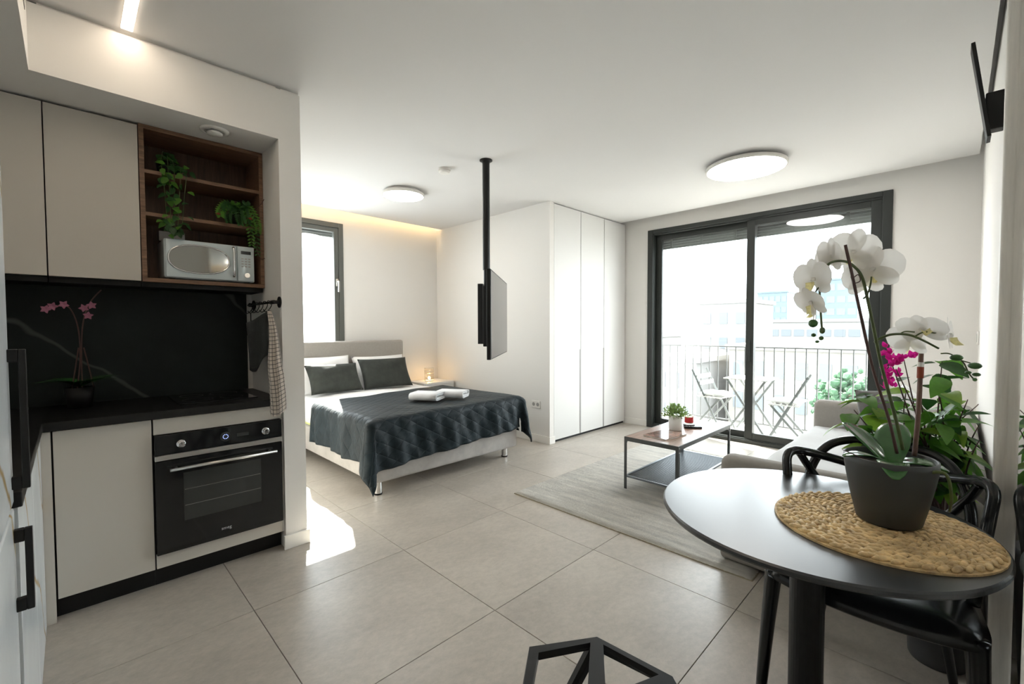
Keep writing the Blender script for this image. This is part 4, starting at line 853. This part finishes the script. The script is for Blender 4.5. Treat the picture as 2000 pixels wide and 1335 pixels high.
# woven placemat: a spiral braid of fat strands
PX, PY, PR = 1.725, .158, .278
bm = bmesh.new(); rr = random.Random(8); ring = .0235; nr = int(PR / ring)
proto = bmesh.new(); bmesh.ops.create_uvsphere(proto, u_segments=8, v_segments=5, radius=1.0); pm = bpy.data.meshes.new('tmp'); proto.to_mesh(pm); proto.free()
for i in range(nr):
    R = ring * (i + .55); n = max(6, int(2 * PI * R / .030))
    for k in range(n):
        for side in (0, 1):
            a = 2 * PI * (k + .5 * side) / n + i * .37; rad = R + (.005 if side else -.005); tilt = (.50 if side else -.50) + rr.uniform(-.15, .15)
            s = Matrix.Diagonal((.0205 * rr.uniform(.85, 1.15), .0082 * rr.uniform(.85, 1.15), .0080, 1))
            mtx = Matrix.Translation((PX + rad * math.cos(a), PY + rad * math.sin(a), TZ + .0078 + (.0016 if side else 0))) @ Matrix.Rotation(a + PI / 2 + tilt, 4, 'Z') @ s
            tmp = pm.copy(); tmp.transform(mtx); bm.from_mesh(tmp); bpy.data.meshes.remove(tmp)
bpy.data.meshes.remove(pm)
t = thing('woven_placemat', (PX, PY, TZ), 'round woven water hyacinth placemat on the dining table', 'placemat')
o = finish('braid', bm, 'hyacinth', t, smooth=True, recalc=False); o['kind'] = 'stuff'
bm = bmesh.new(); lathe(bm, [(0, .0005), (PR - .008, .0005), (PR - .008, .006), (0, .006)], (PX, PY, TZ), 48); finish('backing', bm, 'hyacinth', t)
# armchair
def armchair(loc, rz, label):
    t = thing('armchair', loc, label, 'chair', None, rz)
    def P(u, v):   # seat shell: u across, v front to back
        a = (u - .5) * 2; b = (v - .5) * 2; hw = .305 * (1 - .20 * v)
        x = a * hw * (1 - .12 * abs(b) ** 4); y = -b * .235 * (1 - .12 * abs(a) ** 3)
        z = .462 + .012 * a * a + .020 * max(0, b) ** 3 - .016 * (1 - a * a) * (1 - b * b) - .060 * max(abs(a), abs(b)) ** 7
        return (x, y, z)
    bm = bmesh.new(); grid(bm, 24, 24, P); finish('seat', bm, 'blackplastic', t, smooth=True, solid=.022, world=False)
    for sx in (-1, 1):
        bm = bmesh.new(); tube(bm, catmull([(sx * .265, .175, .44), (sx * .275, .20, .25), (sx * .285, .235, 0)], 6), [.030, .018], 14); finish('leg', bm, 'blackplastic', t, smooth=True, world=False)
        bm = bmesh.new(); tube(bm, catmull([(sx * .15, -.17, .44), (sx * .18, -.215, .25), (sx * .215, -.26, 0)], 6), [.021, .013], 12); finish('leg', bm, 'blackplastic', t, smooth=True, world=False)
    def mirrored(h): return [(-x, y, z) for x, y, z in h[:0:-1]] + h
    loops = (('arm_loop', mirrored([(0, -.235, .77), (.14, -.22, .795), (.235, -.155, .822), (.275, -.105, .832), (.292, -.072, .812), (.287, -.055, .75), (.270, -.04, .60), (.255, -.02, .45)]), .0175),
        ('back_loop', mirrored([(0, -.262, .885), (.13, -.252, .875), (.205, -.215, .82), (.243, -.17, .70), (.238, -.12, .57), (.228, -.08, .45)]), .017),
        ('inner_loop', [(.09, -.20, .46), (.13, -.215, .57), (.20, -.195, .69), (.242, -.165, .765), (.262, -.125, .82)], .015), ('inner_loop', [(-.09, -.20, .46), (-.13, -.215, .57), (-.20, -.195, .69), (-.242, -.165, .765), (-.262, -.125, .82)], .015))
    for nm, pts, r in loops:
        bm = bmesh.new(); tube(bm, catmull(pts, 8), r, 12); finish(nm, bm, 'blackplastic', t, smooth=True, world=False)
    return t
armchair((2.035, .20, 0), PI / 2 - .03, 'black plastic armchair with looping back pushed under the dining table')
# faceted stool: folded metal frame with cut-outs
def stool():
    hz = .45; cx, cy = .88, .60
    top = [(.897, .834), (1.066, .722), (1.080, .500), (.95, .35), (.74, .40), (.69, .68)]; bot = [(.80, .86), (1.10, .74), (1.12, .42), (.92, .30), (.68, .36), (.64, .74)]
    bm = bmesh.new(); tv = [bm.verts.new((x - cx, y - cy, hz)) for x, y in top]; bv = [bm.verts.new((x - cx, y - cy, 0)) for x, y in bot]; c1 = bm.verts.new((.875 - cx, .585 - cy, hz))
    mids = [bm.verts.new(((top[k][0] + top[(k + 1) % 6][0]) * .25 + (bot[k][0] + bot[(k + 1) % 6][0]) * .25 - cx, (top[k][1] + top[(k + 1) % 6][1]) * .25 + (bot[k][1] + bot[(k + 1) % 6][1]) * .25 - cy, .22)) for k in range(0)]
    for f in ((tv[5], tv[0], tv[1], c1), (tv[1], tv[2], c1), (tv[2], tv[3], tv[4], c1), (tv[4], tv[5], c1)): bm.faces.new(f)
    for k in range(6): bm.faces.new((tv[(k + 1) % 6], tv[k], bv[k])); bm.faces.new((tv[(k + 1) % 6], bv[k], bv[(k + 1) % 6]))
    bmesh.ops.recalc_face_normals(bm, faces=bm.faces)
    fs = list(bm.faces); bmesh.ops.inset_individual(bm, faces=fs, thickness=.034, depth=0); bmesh.ops.delete(bm, geom=fs, context='FACES')
    o = finish('stool', bm, 'blackmetal', None, solid=.022, bevel=.002); o.modifiers['solid'].offset = -1; o.location = (cx, cy, 0); return tag(o, 'black faceted metal stool with triangular cut-outs at the bottom edge', 'stool')
stool()

# ---- orchid on the table
OX, OY = 1.762, .137
pz = TZ + .0165
t = thing('white_orchid', (OX, OY, pz), 'white orchid in a dark grey pot on the woven placemat', 'plant')
bm = bmesh.new(); lathe(bm, [(0, 0), (.072, 0), (.079, .006), (.094, .07), (.107, .14), (.113, .18), (.1125, .198), (.109, .200), (.106, .197), (.103, .16), (0, .155)], (OX, OY, pz), 56); finish('pot', bm, 'potgrey', t, smooth=True)
bm = bmesh.new(); lathe(bm, [(0, .170), (.08, .168), (.1035, .160)], (OX, OY, pz), 32); finish('bark_chips', bm, 'soil', t)
base_o = V(OX, OY, pz + .175)
def strap(name, d, L, W, lift, droop, mm='leaforchid', base=None):
    d = Vector(d).normalized(); s = V(-d.y, d.x, 0); bm = bmesh.new(); b0 = base or base_o
    def fn(u, v):
        a = (u - .5) * 2; wv = W / 2 * (.35 + .65 * math.sin(PI * min(1, .12 + v * .86))) * (1 if v < .97 else .55)
        p = b0 + d * L * v * (1 - .12 * v) + V(0, 0, lift * v - droop * v * v) + s * a * wv + V(0, 0, .16 * abs(a) * wv)
        return p
    grid(bm, 6, 10, fn); return finish(name, bm, mm, t, smooth=True, solid=.003)
rt = V(BASIS[0].x, BASIS[0].y, 0).normalized(); aw = V(BASIS[2].x, BASIS[2].y, 0).normalized()
strap('leaf', rt * -.55 - aw * .8, .155, .075, .075, .085); strap('leaf', rt * .75 - aw * .55, .15, .075, .055, .055); strap('leaf', rt * .45 + aw * .45, .17, .09, .16, .06)
strap('leaf', rt * -.25 + aw * .6, .15, .075, .15, .05); strap('leaf', rt * -.95 + aw * .1, .15, .05, .08, .06); strap('leaf', rt * .8 - aw * .15, .13, .05, .045, .06)
D0 = (OX + OY) * .7071 + .01
def S(px, py, dd=0.0): return sight(px, py, D0 + dd)
def stemline(name, pts, r, m, par=None, seg=8):
    bm = bmesh.new(); c = catmull(pts, 8); tube(bm, c, r, seg); finish(name, bm, m, par or t, smooth=True); return c
stemline('support_stake', [S(1752, 885), S(1735, 815), S(1705, 720), S(1680, 610), S(1665, 540), S(1651, 478)], .0042, 'stemdark')
cA = stemline('flower_stem', [S(1765, 885, .01), S(1748, 812, .01), S(1722, 715, .01), S(1700, 610, .01), S(1685, 545, .01), S(1668, 520, .01), S(1648, 510, .0), S(1622, 513, -.01), S(1604, 535, -.02), S(1601, 570, -.03), S(1603, 610, -.03), S(1606, 650, -.03)], [.0052, .0026], 'stem')
stemline('support_stake', [S(1786, 890, .02), S(1794, 800, .02), S(1799, 690, .02)], .0065, 'stake')
bm = bmesh.new(); cyl(bm, S(1797.2, 738, .02), S(1798, 716, .02), .0085, 12); finish('stake_clip', bm, 'clipred', t)
bm = bmesh.new(); cyl(bm, S(1798, 716, .02), S(1798.6, 707, .02), .0085, 12); finish('stake_clip', bm, 'plastic', t)
stemline('flower_stem', [S(1709, 668, .01), S(1716, 662, .01), S(1740, 653, .0), S(1772, 653, .0), S(1800, 663, -.01), S(1833, 680, -.01)], [.0042, .003], 'stem')
stemline('flower_stem', [S(1788, 656, 0), S(1806, 648, -.01), S(1836, 652, -.01)], .0022, 'stem'); stemline('flower_stem', [S(1757, 652, 0), S(1768, 647, 0), S(1786, 648, .0)], .002, 'stem')
stemline('flower_stem', [S(1838, 690, -.01), S(1856, 691, -.01), S(1880, 706, -.01), S(1892, 728, -.01), S(1902, 740, -.01)], .002, 'stem'); stemline('flower_stem', [S(1876, 703, -.01), S(1900, 710, -.01)], .0018, 'stem')
stemline('flower_stem', [S(1686, 583, .01), S(1694, 575, .0), S(1700, 555, -.01), S(1702, 540, -.01)], .0024, 'stem'); stemline('flower_stem', [S(1600, 560, -.03), S(1592, 570, -.03), S(1586, 578, -.03)], .0022, 'stem')
stemline('plant_tie', [S(1664, 545, 0), S(1676, 536, .02), S(1680, 548, 0), S(1668, 552, -.01), S(1662, 540, .01)], .0016, 'stemdark')
stemline('aerial_root', [base_o + rt * .02 - aw * .09, base_o + rt * .045 - aw * .128 + V(0, 0, .012), base_o + rt * .062 - aw * .13 - V(0, 0, .05), base_o + rt * .088 - aw * .10 - V(0, 0, .105)], [.005, .003], 'stem')
stemline('dry_leaf', [base_o - rt * .05 - aw * .03, base_o - rt * .10 - aw * .01 + V(0, 0, .025), base_o - rt * .145 + V(0, 0, .045)], [.003, .001], 'stemdark')
for px, py, r, sc in ((1588, 631, .0125, (1, 1, 1)), (1606, 645, .0085, (.9, .9, 1.2)), (1589, 654, .0065, (1.2, 1, .9)), (1604, 660, .0065, (1, 1, 1)), (1596, 667, .0055, (1.3, 1, .8)), (1868, 698, .0125, (1.25, 1.25, .8)), (1904, 714, .0125, (1.3, 1.3, .8)), (1891, 727, .0065, (1.2, 1.2, .8)), (1907, 731, .0085, (1.2, 1.2, .7)), (1904, 741, .0055, (1, 1, 1))):
    bm = bmesh.new(); sphere(bm, S(px, py, -.02), r, sc); finish('bud', bm, 'bud', t, smooth=True)
def petal_mesh(L, W, cup, m='petalwhite'):
    bm = bmesh.new()
    def fn(u, v):
        a = (u - .5) * 2; wv = W / 2 * math.sin(PI * min(1, .06 + .94 * v)) ** .55 if v < 1 else 0; wv = W / 2 * (1 - (2 * v - .98) ** 2 * .96 if v > .1 else .35 + v * 3) ** .5 if v < .999 else W * .1
        return (a * wv, L * v, cup * (v * v + .5 * a * a * wv * wv / (W * W) * 4) * L * .4)
    grid(bm, 6, 7, fn); return mesh_of('petal', bm, m)
me_big = petal_mesh(.050, .062, .25); me_sep = petal_mesh(.047, .034, .15)
def lip_mesh():
    bm = bmesh.new()
    def fn(u, v): a = (u - .5) * 2; return (a * .010 * (1 - .3 * v), .006 + .022 * v, .016 * abs(a) + .012 * v * v)
    grid(bm, 6, 5, fn); return mesh_of('lip', bm, 'lip')
me_lip = lip_mesh()
bmc = bmesh.new(); sphere(bmc, (0, 0, .004), .007, (1, 1, 1), 1); me_col = mesh_of('column', bmc, 'petalwhite')
def flower(loc, face, up, s):
    fl = bpy.data.objects.new('flower', None); C.objects.link(fl); fl.parent = t; f = Vector(face).normalized(); u = Vector(up); x = u.cross(f).normalized(); u = f.cross(x).normalized()
    mm = Matrix((x, u, f)).transposed().to_4x4(); mm.translation = Vector(loc) - t.location; fl.matrix_local = mm
    for a, me in ((0, me_sep), (2.2, me_sep), (-2.2, me_sep), (1.22, me_big), (-1.22, me_big)):
        inst('petal', me, fl, Matrix.Rotation(a, 4, 'Z') @ Matrix.Translation((0, .004, .002 if me is me_big else 0)) @ Matrix.Diagonal((s, s, s, 1)))
    inst('column', me_col, fl, Matrix.Diagonal((s, s, s, 1)))
    inst('lip', me_lip, fl, Matrix.Rotation(PI, 4, 'Z') @ Matrix.Diagonal((s, s, s, 1)))
L_, R_, A_ = -rt, rt, aw
flower(S(1590, 545, -.02), L_ * 1 - A_ * .25 - V(0, 0, .15), (0, .0, 1), 1.25); flower(S(1612, 520, .03), L_ * .6 + A_ * .8, (0, 0, 1), 1.25); flower(S(1585, 590, -.03), L_ * .9 - A_ * .15 - V(0, 0, .5), (0, 0, 1), 1.0)
flower(S(1625, 500, .02), L_ * .35 + A_ * .9, (0, 0, 1), 1.15); flower(S(1668, 492, .04), A_ * 1 + R_ * .35 + V(0, 0, .25), (.3, 0, 1), 1.45); flower(S(1705, 525, .03), A_ * .8 + R_ * .8, (0, 0, 1), 1.5); flower(S(1690, 545, .05), A_ * 1 + R_ * .1, (0, .2, 1), 1.25)
flower(S(1593, 604, -.01), L_ * .7 + A_ * .6, (0, 0, 1), .9)
flower(S(1800, 645, .01), A_ * -.5 + L_ * .2 + V(0, 0, .5), (0, 0, 1), 1.25); flower(S(1852, 655, .02), A_ * -.7 + R_ * .6 + V(0, 0, .1), (0, 0, 1), 1.15); flower(S(1775, 665, .04), A_ * .8 - V(0, 0, .3), (0, 0, 1), 1.2)

# ---- leafy bougainvillea behind the chair
PLX, PLY = 2.462, .03
t = thing('bougainvillea', (PLX, PLY, 0), 'leafy green bougainvillea with magenta flowers in a dark planter behind the chair', 'plant')
bm = bmesh.new(); lathe(bm, [(0, 0), (.085, 0), (.09, .01), (.115, .52), (.118, .54), (.108, .54), (.10, .50), (0, .50)], (PLX, PLY, 0), 32); finish('planter', bm, 'planter', t, smooth=True)
bm = bmesh.new(); lathe(bm, [(0, .512), (.06, .51), (.1005, .503)], (PLX, PLY, 0), 24); finish('soil', bm, 'soil', t)
PD = 1.74
rr = random.Random(17); tips = [(1668, 800), (1690, 770), (1712, 830), (1745, 790), (1770, 760), (1800, 790), (1830, 745), (1860, 770), (1890, 780), (1925, 790), (1915, 830), (1880, 830), (1850, 860), (1820, 830), (1780, 830), (1760, 870), (1900, 880), (1930, 860), (1870, 900), (1840, 950), (1735, 690), (1750, 720), (1765, 700), (1840, 705), (1895, 930), (1700, 860)]
pts_all = []; bmst = bmesh.new()
for k, (px, py) in enumerate(tips):
    e = sight(px, py, PD + rr.uniform(-.12, .16)); b0 = V(PLX + rr.uniform(-.04, .04), PLY + rr.uniform(-.04, .04), .51); e.y = max(e.y, YR + .06)
    mid_ = (b0 + e) / 2 + V(rr.uniform(-.05, .05), rr.uniform(-.02, .05), .10); c = catmull([b0, mid_, e], 10); tube(bmst, c, [.0045, .0015], 6); pts_all.append(c)
finish('branches', bmst, 'stemdark', t, recalc=False)
lm = [mesh_of('leaf', leaf_bm(.105, .062, cu, .22, 6), mm) for mm, cu in (('leafmid', .35), ('leafdark', .2), ('leafbright', .45), ('leafmid', .55))]
for c in pts_all[:20] + pts_all[23:]:
    for q in range(12):
        i = rr.randrange(8, len(c)); p = c[i] + V(rr.uniform(-.03, .03), rr.uniform(-.03, .03), rr.uniform(-.03, .03)); p.y = max(p.y, YR + .11)
        a = rr.uniform(0, 2 * PI); inst('leaf', lm[rr.choice((0, 0, 1, 1, 2, 3))], t, orient(p - t.location, (math.cos(a), math.sin(a) + .25, rr.uniform(-.7, .35)), (rr.uniform(-.5, .5), rr.uniform(-.5, .5), 1), rr.uniform(.65, 1.1)))
def bract_bm():
    bm = bmesh.new()
    for k in range(3):
        b2 = leaf_bm(.026, .021, -.35, .2, 4); b2.transform(Matrix.Rotation(k * 2.094, 4, 'Z') @ Matrix.Rotation(.75, 4, 'X')); tm = bpy.data.meshes.new('x'); b2.to_mesh(tm); b2.free(); bm.from_mesh(tm); bpy.data.meshes.remove(tm)
    return bm
me_br = mesh_of('flower', bract_bm(), 'bract')
clus = [(1748, 672), (1733, 682), (1727, 693), (1740, 697), (1752, 701), (1735, 703), (1760, 704), (1778, 696), (1786, 700), (1724, 720), (1737, 730), (1752, 726), (1745, 733), (1735, 744), (1728, 755), (1745, 758), (1765, 697), (1744, 691), (1750, 708), (1756, 676), (1730, 738), (1788, 692), (1740, 712)]
for px, py in clus:
    for q in range(2):
        p = sight(px + rr.uniform(-5, 5), py + rr.uniform(-5, 5), PD - .02 + rr.uniform(-.03, .03)); inst('flower', me_br, t, orient(p - t.location, (rr.uniform(-1, 1), rr.uniform(-1, 1), rr.uniform(-1, 1)), (rr.uniform(-1, 1), rr.uniform(-1, 1), 1), rr.uniform(.7, 1.05)))
